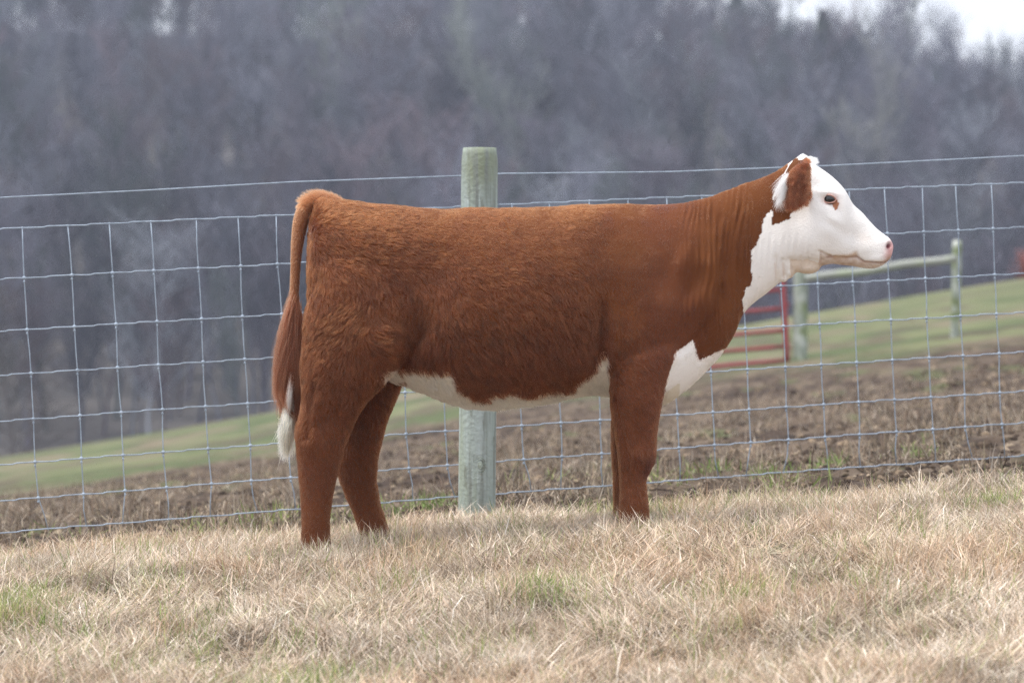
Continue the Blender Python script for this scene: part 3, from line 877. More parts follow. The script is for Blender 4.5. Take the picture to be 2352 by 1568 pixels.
def toV(P):
    return P[:, 0] / (K * P[:, 1]) + 1176, (CAMZ - P[:, 2]) / (K * P[:, 1]) + 784
def toVc(P):    # measured on the calf's middle plane, so both flanks share one pattern
    return P[:, 0] / (K * CD) + 1176, (CAMZ - P[:, 2]) / (K * CD) + 784
def seg_dist(px, py, poly):
    best = np.full(px.shape, 1e9)
    for (x0, y0), (x1, y1) in zip(poly[:-1], poly[1:]):
        dx, dy = x1 - x0, y1 - y0; t = np.clip(((px - x0) * dx + (py - y0) * dy) / (dx * dx + dy * dy), 0, 1)
        best = np.minimum(best, np.hypot(px - x0 - t * dx, py - y0 - t * dy))
    return best
def in_poly(px, py, poly):
    r = np.zeros(px.shape, bool); n = len(poly)
    for i in range(n):
        x0, y0 = poly[i]; x1, y1 = poly[(i + 1) % n]
        c = ((y0 > py) != (y1 > py)) & (px < (x1 - x0) * (py - y0) / ((y1 - y0) if y1 != y0 else 1e-9) + x0)
        r ^= c
    return r

def g2(vx, vy, cx, cy, rx, ry, ang=0):
    c, s = math.cos(math.radians(ang)), math.sin(math.radians(ang))
    u = (vx - cx) * c + (vy - cy) * s; v = -(vx - cx) * s + (vy - cy) * c
    return np.exp(-(u / rx) ** 2 - (v / ry) ** 2)
vx, vy = toVc(BV)
# use perspective-correct coordinates for the near side
pvx, pvy = toV(BV)
near = BV[:, 1] < CD
vx = np.where(near, pvx, vx); vy = np.where(near, pvy, vy)
side = np.abs(BN[:, 1]) ** 1.0
D = np.zeros(nv)
# bumps: (cx, cy, rx, ry, angle, mm)
for cx, cy, rx, ry, an, a in [
    (1630, 612, 20, 30, -25, 13), (1640, 648, 16, 24, 0, 7), (1568, 600, 18, 46, 25, 12), (1590, 700, 40, 26, -30, 5), (1530, 640, 30, 40, 10, -6), (1500, 560, 60, 90, 10, 9), (1640, 720, 34, 60, -10, 10), (1580, 540, 26, 20, 35, 4),
    (1590, 655, 18, 40, 30, -15), (1662, 640, 14, 90, 5, -10), (1410, 640, 50, 150, 0, -17), (1540, 700, 50, 60, 0, 10), (1470, 800, 50, 60, 0, 6), (1450, 520, 40, 40, 0, 4),
    (1000, 620, 60, 90, 0, -22), (960, 520, 60, 40, 0, -3), (1190, 700, 150, 130, 0, 17), (800, 540, 70, 50, 0, 9), (770, 640, 60, 70, 0, 8), (900, 560, 40, 60, 0, 4),
    (960, 760, 30, 60, 20, -14), (880, 780, 40, 36, 20, 9), (790, 800, 70, 90, 0, 5), (1020, 800, 50, 60, 0, 6), (1240, 830, 120, 50, 0, 9),
    (700, 1010, 22, 30, 0, 5), (745, 970, 20, 60, 20, -5), (1475, 1052, 22, 26, 0, 9), (745, 1015, 18, 30, 0, 7), (1462, 1160, 24, 20, 0, 6), (1380, 800, 22, 70, 5, -16), (1660, 560, 24, 60, 10, 3),
    # head
    (1902, 444, 22, 8, 10, 6), (1904, 458, 19, 13, 5, -9), (1925, 476, 12, 22, -35, -5), (1862, 560, 40, 44, 0, 7), (1900, 530, 30, 16, 30, 4), (1950, 540, 36, 22, 35, -5), (1990, 570, 30, 22, 20, 6),
    (1915, 505, 26, 10, 35, 4), (2036, 566, 9, 12, 10, -3), (2010, 596, 26, 10, 0, 4), (1880, 425, 16, 20, 0, -4), (1830, 470, 20, 40, 0, -4), (1790, 560, 26, 60, 10, 3), (1835, 600, 40, 12, 0, -4)]:
    D += a * .001 * g2(vx, vy, cx, cy, rx, ry, an) * side
D *= 1 + .5 * ss(vx, 1770, 1800)
# grooves: polyline, width, depth mm
for poly, wd, a in [
    ([(1385, 700), (1378, 780), (1388, 850), (1395, 905)], 14, -13), ([(872, 866), (905, 845), (945, 815), (965, 770)], 10, -13), ([(1548, 815), (1580, 795), (1600, 775), (1640, 720), (1662, 660)], 9, -9),
    ([(1883, 576), (1905, 588), (1945, 592), (1968, 590), (1985, 600), (2030, 603), (2046, 596)], 2.4, -6), ([(1965, 581), (1972, 592)], 3, -4),
    ([(1781, 590), (1783, 615), (1788, 645)], 4.5, -5), ([(1799, 598), (1801, 640)], 4.5, -6), ([(1815, 596), (1820, 615), (1822, 634)], 5, -6), ([(1822, 602), (1850, 598), (1882, 600)], 6, -4), ([(1838, 588), (1840, 612)], 2.4, -3), ([(1856, 580), (1858, 602)], 2.4, -3),
    ([(1880, 575), (1886, 594)], 3, -4), ([(1640, 850), (1610, 880), (1590, 905)], 3, -4), ([(1440, 700), (1425, 900)], 9, -3), ([(722, 890), (708, 950), (706, 1005)], 8, -8), ([(1420, 960), (1440, 1040), (1446, 1120)], 8, -5), ([(792, 1020), (770, 1060)], 9, -4), ([(1609, 828), (1600, 780), (1630, 740)], 8, -5),
    ([(1889, 463), (1898, 468), (1912, 467), (1921, 462)], 2.2, -2.5), ([(1885, 436), (1900, 431), (1920, 440)], 3, -2)]:
    D += a * .001 * np.exp(-(seg_dist(vx, vy, poly) / wd) ** 2) * side
# eye socket rim and nostril
D += -.010 * g2(vx, vy, 2042, 563, 4.5, 6.5, 25) * side
D += .003 * np.exp(-((np.hypot((vx - 2042) / 7.5, (vy - 563) / 10) - 1) / .35) ** 2) * side
# skin folds on the neck: long vertical ripples, bent around the shoulder
wx = vx + .10 * (vy - 600) + 7 * fbm(vx / 60, vy / 90, 0, 301, 2)
reg = ss(wx, 1545, 1600) * (1 - ss(wx, 1700, 1735)) * ss(vy, 440, 500) * (1 - ss(vy, 730, 800))
reg2 = ss(vx, 1530, 1560) * (1 - ss(vx, 1700, 1740)) * (1 - ss(vy, 480, 560))
ph = 2 * math.pi * (wx + 9 * fbm(vx / 26, vy / 80, 0, 303, 3)) / 13.5
D += (.0028 * reg + .0015 * reg2) * np.sin(ph) * (.7 + .7 * vnoise(vx / 16, vy / 60, 0, 305)) * side ** .5
reg3 = ss(vx, 1715, 1745) * (1 - ss(vx, 1850, 1880)) * ss(vy, 520, 570)
D += .0022 * reg3 * np.sin(2 * math.pi * (vx + .1 * vy + 3 * vnoise(vx / 20, vy / 50, 0, 307)) / 15) * side * (.5 + .5 * vnoise(vx / 15, vy / 50, 0, 308))
# soft muscle / flesh unevenness
D += .005 * fbm(BV[:, 0] * 9, BV[:, 1] * 9, BV[:, 2] * 9, 311, 2) * (vx < 1720) + .0008 * fbm(BV[:, 0] * 40, BV[:, 1] * 40, BV[:, 2] * 40, 313, 2)
BV2 = BV + BN * D[:, None]

# colour of the hide
BORD = [(1823, 364), (1812, 376), (1790, 420), (1775, 450), (1775, 479), (1753, 503), (1751, 532), (1734, 565), (1725, 575), (1727, 594), (1724, 618), (1727, 637), (1725, 657), (1712, 661), (1705, 690), (1709, 717)]
WHITE_HEAD = BORD + [(1730, 760), (2200, 760), (2200, 250), (1820, 250)]
EARP = [(1774, 470), (1774, 484), (1773, 517), (1795, 511), (1816, 504), (1814, 493), (1827, 480), (1845, 470), (1862, 440), (1862, 400), (1852, 368), (1823, 364), (1790, 420)]
EYEP = [(1914, 458), (1925, 457), (1929, 468), (1926, 478), (1920, 484), (1915, 474)]
BRISK = [(1596, 783), (1578, 792), (1559, 803), (1544, 817), (1537, 846), (1530, 882), (1520, 940), (1560, 990), (1800, 900), (1700, 770), (1674, 796), (1645, 808), (1624, 816), (1609, 828), (1600, 810)]
BELLY = [(862, 880), (870, 867), (892, 853), (926, 847), (968, 847), (1010, 850), (1035, 856), (1038, 875), (1048, 890), (1066, 903), (1096, 920), (1116, 918), (1124, 906), (1164, 903), (1220, 912), (1250, 903), (1276, 898), (1312, 903), (1318, 890), (1323, 881), (1340, 870), (1360, 861), (1370, 840), (1376, 822), (1384, 812), (1395, 812), (1400, 910), (1480, 920), (1500, 990), (900, 1000), (905, 895)]
TAN = [(1883, 574), (1905, 584), (1925, 588), (1950, 587), (1965, 581), (1976, 596), (1995, 600), (2020, 600), (2046, 590), (2050, 640), (1880, 640)]
def hide(vx, vy, y, P, jit=0.0, legs=True):
    n = len(vx)
    jx = 1.8 * vnoise(vx / 7, vy / 7, 0, 401) + jit * rng.normal(size=n); jy = 2.4 * vnoise(vx / 6, vy / 6, 5, 403) + jit * rng.normal(size=n)
    x, y_ = vx + jx, vy + jy
    t = ss(fbm(vx / 90, vy / 90, 0, 411, 3), -.5, .5)
    base = mixc([.140, .046, .0135], [.110, .034, .0105], t)
    base = mixc(base, [.112, .0345, .0115], ss(vy, 700, 900) * .6)                       # redder lower coat
    base = mixc(base, [.135, .042, .021], ss(vx, 1440, 1520) * (1 - ss(vx, 1560, 1640)) * .4)
    c = base
    dark = np.exp(-(seg_dist(vx, vy, [(1497, 1058), (1484, 1085)]) / 12) ** 2)
    c = mixc(c, [.05, .016, .012], dark * .8)
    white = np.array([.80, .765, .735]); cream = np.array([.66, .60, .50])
    onleg = legs & (((vx > 1400) & (vx < np.interp(vy, [800, 850, 890, 918, 984, 1000], [1556, 1538, 1524, 1514, 1506, 1540])) & (vy > 800) & (np.abs(y - CD) > .055)) | ((vx < 925) & (vy > 868) & (np.abs(y - CD) > .05)))
    wh = in_poly(x, y_, WHITE_HEAD)
    c = np.where(wh[:, None], white, c)
    ear = in_poly(x, y_, EARP); c = np.where(ear[:, None], base * .85, c)
    br = in_poly(x, y_, BRISK) & ~onleg; c = np.where(br[:, None], white, c)
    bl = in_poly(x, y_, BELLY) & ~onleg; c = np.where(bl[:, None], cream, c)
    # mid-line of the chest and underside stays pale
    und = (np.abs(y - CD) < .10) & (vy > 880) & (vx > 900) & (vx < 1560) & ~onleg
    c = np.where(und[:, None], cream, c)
    # face details
    pink = np.array([.62, .34, .30])
    eye = np.exp(-(np.hypot((vx - 1906) / 19, (vy - 458) / 13)) ** 4); c = mixc(c, [.72, .46, .40], eye * .55)
    c = mixc(c, [.70, .50, .46], g2(vx, vy, 1921, 460, 8, 18, -20) * .5)
    ep = in_poly(vx + .5 * jx, vy + .5 * jy, EYEP); c = np.where(ep[:, None], np.array([.36, .15, .08]), c)
    nose = g2(vx, vy, 2051, 571, 15, 26, 15); c = mixc(c, [.66, .36, .35], np.clip(nose * 1.2, 0, .9))
    c = mixc(c, [.50, .27, .22], g2(vx, vy, 2040, 590, 12, 8, 0) * .6)
    c = mixc(c, [.12, .03, .035], np.clip(g2(vx, vy, 2041.5, 565, 5.0, 7.5, 25) * 1.5, 0, .95))  # nostril hollow: its dark shade is put into the colour
    tn = in_poly(x, y_, TAN).astype(float) * .8; c = mixc(c, [.42, .26, .17], tn * (.7 + .3 * vnoise(vx / 9, vy / 6, 0, 421)))
    c = mixc(c, [.30, .17, .12], np.exp(-(seg_dist(vx, vy, [(1900, 590), (1945, 592), (1968, 590), (1985, 600), (2030, 604), (2046, 596)]) / 2.2) ** 2) * .8)
    c = mixc(c, [.52, .36, .24], np.exp(-(seg_dist(vx, vy, [(1965, 582), (1950, 588), (1920, 590)]) / 5) ** 2) * .7)
    c = mixc(c, [.62, .47, .34], (in_poly(x, y_, [(1815, 596), (1840, 600), (1852, 596), (1884, 605), (1880, 640), (1815, 640)])) * .6)
    c = mixc(c, [.60, .45, .36], np.exp(-(seg_dist(vx, vy, [(1781, 606), (1783, 640)]) / 2.5) ** 2) * .5)
    c = mixc(c, [.66, .52, .44], np.exp(-(seg_dist(vx, vy, [(1799, 606), (1801, 640)]) / 2.5) ** 2) * .6)
    c = mixc(c, [.70, .60, .53], g2(vx, vy, 1985, 548, 20, 12, 30) * .35)
    # hooves
    hz = P[:, 2] - ground0(P[:, 0], P[:, 1])
    hf = ss(-hz, -.02, -.01); c = mixc(c, [.085, .045, .03], hf)
    return np.clip(c, .004, .9)
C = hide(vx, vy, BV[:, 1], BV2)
ca = bme.color_attributes.new('col', 'FLOAT_COLOR', 'POINT')
cc = np.ones((nv, 4), np.float32); cc[:, :3] = C; ca.data.foreach_set('color', cc.ravel())
bme.vertices.foreach_set('co', BV2.astype(np.float32).ravel()); bme.update()
bme.name = 'body'
m_hide = mat('hide', attr='col', rough=.85, spec=.15, bump=.25, bscale=220)
calf = empty('calf', (0, CD, float(ground0(np.array([0.]), np.array([CD]))[0])))
tag(calf, 'red brown and white faced beef calf standing in profile facing right', 'calf')
body = link('body', bme, m_hide, calf)

# ---- coat of hair strands
nf = len(bme.polygons)
li = np.empty(len(bme.loops), np.int32); bme.loops.foreach_get('vertex_index', li)
lt = np.empty(nf, np.int32); bme.polygons.foreach_get('loop_total', lt); ls = np.empty(nf, np.int32); bme.polygons.foreach_get('loop_start', ls)
q4 = lt == 4
Q = li[ls[q4][:, None] + np.arange(4)]
TR = np.vstack([Q[:, [0, 1, 2]], Q[:, [0, 2, 3]]])
A, B_, C_ = BV2[TR[:, 0]], BV2[TR[:, 1]], BV2[TR[:, 2]]
cr = np.cross(B_ - A, C_ - A); area = np.linalg.norm(cr, axis=1) / 2
cen = (A + B_ + C_) / 3
no_ = np.empty(nv * 3, np.float32); bme.vertex_normals.foreach_get('vector', no_); BN2 = no_.reshape(-1, 3).astype(float)
fn = BN2[TR[:, 0]]
facing = -(fn[:, 1])         # towards the camera
wgt = area * np.where(facing > -.25, 1.0, .22)
cvx, cvy = toV(cen)
face = cvx > 1712
wgt = wgt * np.where(face, 1.7, 1.0)
NHAIR = 520000
idx = rng.choice(len(TR), NHAIR, p=wgt / wgt.sum())
u = rng.uniform(size=(NHAIR, 2)); fl = u.sum(1) > 1; u[fl] = 1 - u[fl]
P0 = A[idx] + (B_[idx] - A[idx]) * u[:, :1] + (C_[idx] - A[idx]) * u[:, 1:]
N0 = BN2[TR[idx, 0]] * (1 - u.sum(1))[:, None] + BN2[TR[idx, 1]] * u[:, :1] + BN2[TR[idx, 2]] * u[:, 1:]
N0 /= np.linalg.norm(N0, axis=1)[:, None]
hx_, hy_ = toV(P0); hcx, hcy = toVc(P0); nr_ = P0[:, 1] < CD; hx = np.where(nr_, hx_, hcx); hy = np.where(nr_, hy_, hcy)
# control points: x, y, dir x, dir up, length m, radius of influence
CP = [(740, 480, .5, .4, .022, 50), (780, 560, .8, -.35, .028, 70), (900, 540, .8, -.2, .022, 80), (740, 660, .4, -.6, .028, 70), (790, 740, -.6, -.6, .032, 70), (740, 820, -.5, -.8, .026, 70),
      (820, 850, .15, -.95, .030, 60), (880, 780, .9, -.15, .036, 50), (905, 830, .9, -.4, .034, 40), (960, 700, .1, -.9, .026, 50), (1000, 800, .1, -1, .038, 60), (1100, 540, .5, -.25, .016, 90), (1300, 540, .5, -.2, .015, 90),
      (1100, 680, .6, -.4, .024, 90), (1250, 700, .6, -.5, .026, 90), (1150, 830, .55, -.8, .040, 70), (1300, 830, .5, -.8, .040, 60), (1000, 880, .3, -.8, .028, 40), (1200, 910, .3, -.9, .026, 40), (1370, 760, -.1, -1, .034, 40), (1350, 880, .1, -1, .022, 40),
      (1450, 560, -.3, -.8, .012, 80), (1440, 700, .3, -.8, .014, 60), (1460, 850, .6, -.6, .018, 50), (1450, 940, .5, -.8, .016, 50), (1450, 1040, .25, -1, .016, 40), (1455, 1120, 0, -1, .015, 40), (1455, 1180, .5, -.6, .010, 30),
      (1600, 620, -.3, -.8, .007, 80), (1640, 760, -.2, -.9, .009, 60), (1680, 520, -.2, -.9, .008, 70), (1580, 880, 0, -.9, .006, 50), (1700, 440, -.4, .4, .009, 40),
      (750, 950, .0, -1, .018, 60), (730, 1050, -.15, -1, .014, 50), (725, 1180, -.1, -.9, .012, 50), (860, 950, .4, -.9, .020, 40), (840, 1080, .3, -.9, .014, 50), (855, 1190, .1, -1, .012, 40),
      (1780, 640, -.1, -.9, .006, 50), (1850, 530, -.6, -.5, .004, 70), (1980, 560, -.8, .3, .0035, 60), (1842, 356, -.3, 1, .008, 16), (1870, 372, .7, .7, .008, 10), (2020, 606, .1, -1, .008, 14), (1000, 476, .6, .0, .010, 50), (1250, 476, .6, .0, .010, 60), (1450, 468, .4, 0, .009, 50)]
CPa = np.array(CP)
W_ = np.zeros((NHAIR, len(CP)), np.float32)
for k, c in enumerate(CP):
    W_[:, k] = 1 / (((hx - c[0]) ** 2 + (hy - c[1]) ** 2) / c[5] ** 2 + .05) ** 1.6
W_ /= W_.sum(1)[:, None]
dirx = W_ @ CPa[:, 2]; diru = W_ @ CPa[:, 3]; HL = W_ @ CPa[:, 4]
del W_
# tuft field: neighbouring strands share bends (waves a few centimetres long), finer ones inside them
X3, Y3, Z3 = P0[:, 0], P0[:, 1], P0[:, 2]
longn = ss(HL, .008, .022)
aw = (.62 * fbm(X3 * 16, Y3 * 16, Z3 * 16, 501, 2) + .45 * vnoise(X3 * 62, Y3 * 62, Z3 * 62, 505)) * (.35 + .65 * longn) + rng.normal(0, .16, NHAIR)
ca_, sa_ = np.cos(aw), np.sin(aw)
dx = dirx * ca_ - diru * sa_; du = dirx * sa_ + diru * ca_
dv = np.stack([dx, np.zeros(NHAIR), du], -1)
dv -= N0 * (dv * N0).sum(1)[:, None]; dv /= np.linalg.norm(dv, axis=1)[:, None] + 1e-6
L = HL * (.9 + .1 * ss(hy, 760, 860)) * rng.uniform(.6, 1.15, NHAIR) * (1 + .35 * vnoise(X3 * 45, Y3 * 45, Z3 * 45, 509))
L = np.where(hy > 1235, L * .6, L)
lift = (.20 + .28 * longn + .09 * vnoise(X3 * 50, Y3 * 50, Z3 * 50, 507)) + rng.normal(0, .06, NHAIR)
lift = np.clip(lift, .05, .9)
side_ = np.cross(N0, dv)
kk = 5
PTS = np.zeros((NHAIR, kk, 3), np.float32)
pos = P0 - N0 * .001
curlp = rng.uniform(-1, 1, NHAIR) * .25 + .6 * vnoise(X3 * 70, Y3 * 70, Z3 * 70, 511) * longn
PTS[:, 0] = pos
for k in range(1, kk):
    t = k / (kk - 1)
    l_ = lift * (1.6 - 1.3 * t)
    d3 = dv + N0 * l_[:, None] + side_ * (curlp * t)[:, None] + np.array([0, 0, -.25]) * (t * longn)[:, None]
    d3 /= np.linalg.norm(d3, axis=1)[:, None]
    pos = pos + d3 * (L / (kk - 1))[:, None]
    PTS[:, k] = pos
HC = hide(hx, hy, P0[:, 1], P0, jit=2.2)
# strands gather in tufts: each one leans towards a neighbour that leads its tuft
from mathutils import kdtree
NCL = 42000
lead = rng.choice(NHAIR, NCL, replace=False)
kd = kdtree.KDTree(NCL)
for i_, p_ in enumerate(P0[lead]): kd.insert(p_, i_)
kd.balance()
own = np.array([kd.find(p_)[1] for p_ in P0])
li_ = lead[own]
for k in range(1, kk):
    t = k / (kk - 1)
    f_ = (.46 * t ** 1.1 * (.25 + .75 * longn))[:, None]
    PTS[:, k] = PTS[:, k] * (1 - f_) + PTS[li_, k] * f_
ctone = (rng.normal(0, 1, NCL))[own]
brown = HC[:, 0] < .4
tone = 1 + .30 * longn * fbm(X3 * 48, Y3 * 48, Z3 * 48, 521, 2) + .12 * vnoise(X3 * 12, Y3 * 12, Z3 * 12, 523) + .12 * rng.normal(size=NHAIR) + (.06 + .12 * longn) * ctone
HC = np.where(brown[:, None], HC * np.clip(tone, .5, 1.7)[:, None] * np.array([.77, .72, .80]), HC * np.clip(.97 + .05 * rng.normal(size=NHAIR) + .05 * ctone, .78, 1.08)[:, None])
R_ = np.where(brown, .00042, .00034) * rng.uniform(.7, 1.2, NHAIR)
hz = P0[:, 2] - ground0(P0[:, 0], P0[:, 1])
# no hair on the eye, the nostril or the hooves
keep = (np.hypot((hx - 1905) / 15, (hy - 457) / 9) > 1) & (np.hypot((hx - 2042) / 9, (hy - 564) / 12) > 1) & (hz > .012)
m_hair = hairmat('coat_hair')
coat = curves_obj('coat', PTS[keep], R_[keep], np.clip(HC[keep], .004, .92), m_hair, body)
print('hairs', keep.sum())

# ---- eyes
def surf_y(vx_, vy_, near_=True, rad=3.0):
    a, b = toV(BV2); k = (np.hypot(a - vx_, b - vy_) < rad) & ((BV2[:, 1] < CD) if near_ else (BV2[:, 1] > CD))
    return BV2[k][:, 1].mean()
m_eye = mat('eye_dark', (.008, .007, .008), rough=.06, spec=.7)
m_lid = mat('eyelid_skin', (.50, .27, .22), rough=.6)
def uvs(c, r, n=28, m=18, sq=(1, 1, 1)): return blob(c, r * sq[0], r * sq[1], r * sq[2], n, m)
for s in (-1, 1):
    ys_ = surf_y(1904, 457, True); off = CD - ys_
    d = CD + s * off; ex = W(1904.5, 457, ys_)[0]; ez = W(1904.5, 457, ys_)[2]
    c = np.array([ex, d - s * .0085, ez])
    mb = MB(); mb.add(*uvs(c, .0226)); e = mb.build('eye', m_eye, calf)
    # lids: almond ring hugging the eyeball
    mb = MB(); th = np.linspace(0, 2 * math.pi, 41)
    ax, az_ = .0215, .0138
    lx = ax * np.cos(th); lz = az_ * np.sin(th) * (1 - .15 * np.cos(th)) 
    rr = np.sqrt(np.maximum(.0236 ** 2 - lx ** 2 - lz ** 2, 1e-6))
    P = np.stack([c[0] + lx, c[1] + s * (rr * .96), c[2] + lz + .10 * lx * -1], -1)
    wr = np.where(lz > 0, .0034, .0026)
    mb.add(*tube(P, wr, 8)); mb.build('eyelid', m_lid, calf)
    # lashes
    n = 70; t_ = rng.uniform(.12 * math.pi, .88 * math.pi, n)
    lx = ax * np.cos(t_); lz = az_ * np.sin(t_); rr = np.sqrt(np.maximum(.0236 ** 2 - lx ** 2 - lz ** 2, 1e-6))
    q0 = np.stack([c[0] + lx, c[1] + s * (rr + .002), c[2] + lz + .001 - .1 * lx], -1)
    dd = np.stack([lx * 12, np.full(n, s * 1.0), np.full(n, .15)], -1); dd /= np.linalg.norm(dd, axis=1)[:, None]
    Pp = np.stack([q0 + dd * (.011 * t) + np.array([0, 0, -.004]) * t * t for t in (0, .33, .66, 1)], 1)
    curves_obj('eyelash', Pp, np.full(n, .00022), np.full((n, 3), .75), m_hair, calf)

# ---- ears
EO = [(1850, 362), (1856, 372), (1858, 385), (1857, 400), (1858, 418), (1860, 434), (1860, 450), (1853, 463), (1838, 470), (1822, 478), (1806, 478), (1800, 462), (1803, 445), (1806, 428), (1807, 410), (1815, 390), (1832, 375)]
eo = catmull([p for p in EO] + [EO[0]], 4)[:-1]
m_ear = mat('ear_skin', attr='col', rough=.85, spec=.15)
for s in (-1, 1):
    d0 = surf_y(1862, 420, True)
    cx, cy = 1836, 422
    rings = []; 
    fr = [1, .93, .8, .62, .4, .2, .05]
    def place(x, y, bul):
        back = np.clip((1862 - x) / 60, 0, 1)            # rear edge stands away from the neck
        yy_ = d0 - .012 - .050 * back ** .8 - bul
        p = W(x, y, d0)
        yy2 = yy_ if s < 0 else 2 * CD - yy_
        return np.stack([p[..., 0], np.broadcast_to(yy2, p[..., 0].shape), p[..., 2]], -1)
    for f in fr[::-1]: rings.append(place(cx + (eo[:, 0] - cx) * f, cy + (eo[:, 1] - cy) * f, .018 * (1 - f ** 2) + .003))
    for f in fr: rings.append(place(cx + (eo[:, 0] - cx) * f * .985, cy + (eo[:, 1] - cy) * f * .985, .018 * (1 - f ** 2) - .004 - .006 * (1 - f)))
    V, Qd, T = rings_to_mesh(rings)
    V[:, 0] += 0
    mb = MB(); mb.add(V, Qd, T, (.11, .033, .015)); ear = mb.build('ear', m_ear, calf)
    # attach stalk
    V, Qd, T = tube([W(1850, 430, d0) * 1.0 + np.array([0, .03, 0]), W(1846, 428, d0 - .012)], [.022, .02], 14)
    if s > 0: V[:, 1] = 2 * CD - V[:, 1]
    # brown fur
    n = 9000
    kx = rng.uniform(1798, 1862, n * 2); ky = rng.uniform(360, 480, n * 2); k = in_poly(kx, ky, [tuple(p) for p in eo]); kx, ky = kx[k][:n], ky[k][:n]; n = len(kx)
    dist = seg_dist(kx, ky, [tuple(p) for p in eo] + [tuple(eo[0])])
    bl = .018 * (1 - np.clip(1 - dist / 22, 0, 1) ** 2) + .003
    q0 = place(kx, ky, bl)
    fan = np.clip((kx - 1832) / 25, -1, 1)
    dd = np.stack([.25 + .55 * fan + .5 * vnoise(kx / 9, ky / 9, 0, 601) + rng.normal(0, .15, n), np.full(n, s * .45) + rng.normal(0, .1, n), -.9 + .9 * ss(-ky, -400, -362) + .3 * vnoise(kx / 8, ky / 8, 0, 602)], -1)
    dd /= np.linalg.norm(dd, axis=1)[:, None]; LL = rng.uniform(.010, .020, n) * np.where((kx > 1850), .8, 1.1)
    g_ = np.array([0, 0, -.5]); Pp = []
    p_ = q0.copy()
    for t in range(4):
        Pp.append(p_.copy()); p_ = p_ + (dd + g_ * t * .2) * (LL / 3)[:, None]
    colr = np.array([.14, .042, .018]) * np.clip(1 + .3 * vnoise(kx / 5, ky / 5, 0, 603) + .15 * rng.normal(size=n), .4, 1.8)[:, None]
    curves_obj('ear_fur', np.stack(Pp, 1), np.full(n, .00038), colr, m_hair, ear)
    # long white hair spilling from the rear opening
    n = 800
    t = rng.uniform(0, 1, n); kx = 1806 - 4 * t + rng.normal(0, 2.5, n) + np.where(t > .7, 6 * (t - .7) / .3 * rng.uniform(-1, 1, n), 0); ky = 400 + 52 * t + rng.normal(0, 2, n)
    q0 = place(kx, ky, .0 + .012 * rng.uniform(-1, 1, n))
    tx_ = kx - 14 - 22 * rng.uniform(0, 1, n) + 8 * t; ty_ = ky + 26 + 16 * rng.uniform(0, 1, n)
    q1 = place(tx_, ty_, rng.uniform(-.02, .02, n) - .0)
    mid = (q0 + q1) / 2 + np.array([-.002, s * .006, .006])
    Pp = np.stack([q0, q0 * .35 + mid * .65, mid * .4 + q1 * .6, q1], 1)
    curves_obj('ear_hair', Pp, np.full(n, .00022), np.full((n, 3), .82) * rng.uniform(.8, 1.05, n)[:, None], m_hair, ear)

# ---- poll tuft and whiskers
n = 1600
a = rng.uniform(0, 1, n); bx = 1826 + 44 * a; by = np.interp(bx, [1826, 1843, 1856, 1870], [366, 354, 362, 374])
q0 = W(bx, by + rng.uniform(0, 6, n), CD); q0[:, 1] += rng.normal(0, .012, n)
dd = np.stack([np.interp(a, [0, .4, .6, .8, 1], [-.5, .0, .2, .75, .9]) + rng.normal(0, .2, n), rng.normal(0, .25, n), np.interp(a, [0, .6, 1], [.8, .7, .5]) + rng.normal(0, .15, n)], -1)
dd /= np.linalg.norm(dd, axis=1)[:, None]; LL = np.interp(a, [0, .35, .6, .78, .9, 1], [.004, .006, .006, .024, .020, .012]) * rng.uniform(.4, 1.1, n)
Pp = np.stack([q0 + dd * (LL * t)[:, None] + np.array([.3, 0, -.4]) * (LL * t * t)[:, None] for t in (0, .33, .66, 1)], 1)
curves_obj('forelock', Pp, np.full(n, .00032), np.full((n, 3), .84), m_hair, calf)
n = 260
bx = rng.uniform(1975, 2046, n); by = np.interp(bx, [1975, 2000, 2030, 2046], [612, 617, 606, 594]) + rng.uniform(-8, 0, n)
q0 = W(bx, by, CD); q0[:, 1] += rng.uniform(-.04, .04, n)
dd = np.stack([.4 + rng.normal(0, .4, n), rng.normal(0, .4, n), -1 + rng.normal(0, .3, n)], -1); dd /= np.linalg.norm(dd, axis=1)[:, None]
LL = rng.uniform(.006, .016, n)
Pp = np.stack([q0 + dd * (LL * t)[:, None] for t in (0, .33, .66, 1)], 1)
curves_obj('whiskers', Pp, np.full(n, .00018), np.full((n, 3), .75), m_hair, calf)

# ---- tail
TP = [(790, 486, .030), (755, 470, .034), (722, 468, .034), (702, 484, .029), (691, 510, .0255), (685, 545, .0215), (681, 586, .0175), (678, 646, .0150), (677, 688, .0145), (678, 740, .014), (676, 800, .011), (672, 860, .008), (668, 920, .004)]
R = catmull(TP, 6); TPp = W(R[:, 0], R[:, 1], CD)
tail_y = np.interp(R[:, 1], [470, 540, 700, 900], [0, -.01, -.03, -.05]); tail_y[:14] = 0
TPp[:, 1] += tail_y
V, Qd, T = tube(TPp, R[:, 2], 20)
mb = MB(); mb.add(V, Qd, T, (.20, .072, .030)); tail = mb.build('tail', m_hide, calf)
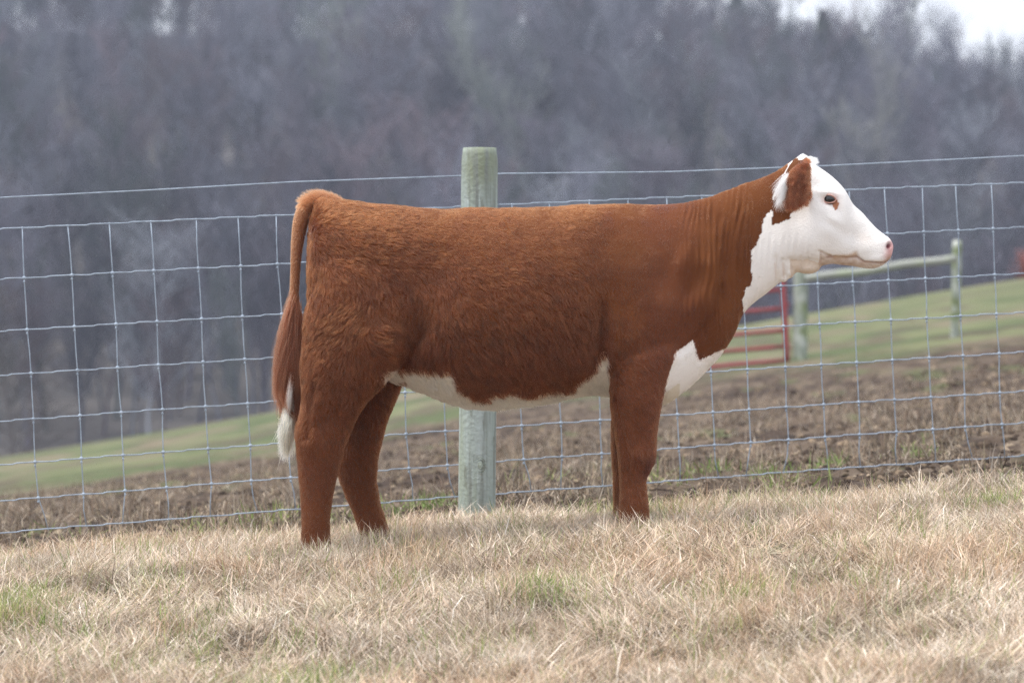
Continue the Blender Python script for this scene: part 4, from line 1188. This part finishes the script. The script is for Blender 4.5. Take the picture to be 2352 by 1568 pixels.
# short fur on the tail
n = 16000
t = rng.uniform(0, 1, n) ** 1.0 * (len(R) - 1) * .72; i0 = t.astype(int); f = (t - i0)[:, None]
c = TPp[i0] * (1 - f) + TPp[i0 + 1] * f; rad = R[i0, 2]
tan = TPp[i0 + 1] - TPp[i0]; tan /= np.linalg.norm(tan, axis=1)[:, None]
rv = rng.normal(size=(n, 3)); rv -= tan * (rv * tan).sum(1)[:, None]; rv /= np.linalg.norm(rv, axis=1)[:, None]
q0 = c + rv * rad[:, None] * .97
dd = tan * .9 + rv * .3 + rng.normal(0, .12, (n, 3)); LL = rng.uniform(.008, .014, n) * np.where(t < 18, 1.5, .55)
up_ = (t < 16)[:, None] * np.array([[-.4, 0, .5]]); dd = dd + up_
Pp = np.stack([q0 + dd * (LL * s_)[:, None] for s_ in (0, .33, .66, 1)], 1)
colr = np.array([.24, .088, .038]) * np.clip(1 + .18 * rng.normal(size=n), .5, 1.6)[:, None]
curves_obj('tail_fur', Pp, np.full(n, .0004), colr, m_hair, tail)
# the long switch: brown outside, white tassel below
def strands(n, roots, ends, mids, spread_r, spread_e, r, col, name, ydepth=-.04):
    k = rng.integers(0, len(roots), n)
    a = np.array(roots, float)[k]; b = np.array(ends, float)[k]; m_ = np.array(mids, float)[k]
    ja = rng.normal(0, 1, (n, 2)) * spread_r; jb = rng.normal(0, 1, (n, 2)) * spread_e; dyy = rng.normal(0, 1, n)
    pts = []
    wv = rng.uniform(0, 6.28, n); am = rng.uniform(1, 5.0, n)
    for t in np.linspace(0, 1, 9):
        p = (1 - t) ** 2 * (a + ja) + 2 * t * (1 - t) * (m_ + (ja + jb) * .5) + t * t * (b + jb)
        p[:, 0] += am * np.sin(wv + t * 7) * t
        w3 = W(p[:, 0], p[:, 1], CD); w3[:, 1] += ydepth + dyy * (.008 + .010 * math.sin(math.pi * min(t * 1.1, 1)))
        pts.append(w3)
    P = np.stack(pts, 1)
    c_ = np.array(col) * np.clip(1 + .2 * rng.normal(size=n), .5, 1.6)[:, None]
    return curves_obj(name, P, np.full(n, r), c_, m_hair, tail)
rows_r, rows_e, rows_m = [], [], []
for (ra, mm, ea) in [((672, 700), (642, 760), (640, 870)), ((676, 710), (650, 780), (645, 905)), ((680, 720), (662, 800), (655, 900)), ((684, 720), (676, 820), (680, 930)), ((688, 730), (690, 830), (684, 955)),
                     ((680, 760), (668, 850), (672, 920)), ((672, 760), (640, 830), (638, 890)), ((684, 790), (690, 860), (688, 940)), ((676, 800), (646, 880), (652, 930)), ((672, 730), (650, 800), (641, 840))]:
    rows_r.append(ra); rows_m.append(mm); rows_e.append(ea)
strands(5200, rows_r, rows_e, rows_m, np.array([4, 14]), np.array([6, 22]), .0005, (.155, .052, .026), 'switch')
strands(90, [(646, 900), (655, 905), (664, 880)], [(684, 956), (678, 960), (682, 950)], [(652, 935), (662, 945), (650, 940)], np.array([2, 5]), np.array([2, 4]), .0004, (.15, .045, .02), 'switch', -.06)
strands(2600, [(672, 860), (670, 880), (668, 890)], [(662, 950), (668, 965), (660, 985)], [(666, 910), (670, 915), (664, 925)], np.array([3, 8]), np.array([5, 14]), .0004, (.86, .83, .76), 'tassel')
strands(3600, [(662, 940), (666, 950), (670, 955)], [(652, 1000), (656, 1030), (663, 1018), (659, 1046)][:3], [(655, 985), (660, 990), (667, 990)], np.array([4.5, 8]), np.array([6, 14]), .00055, (.76, .68, .45), 'tassel')
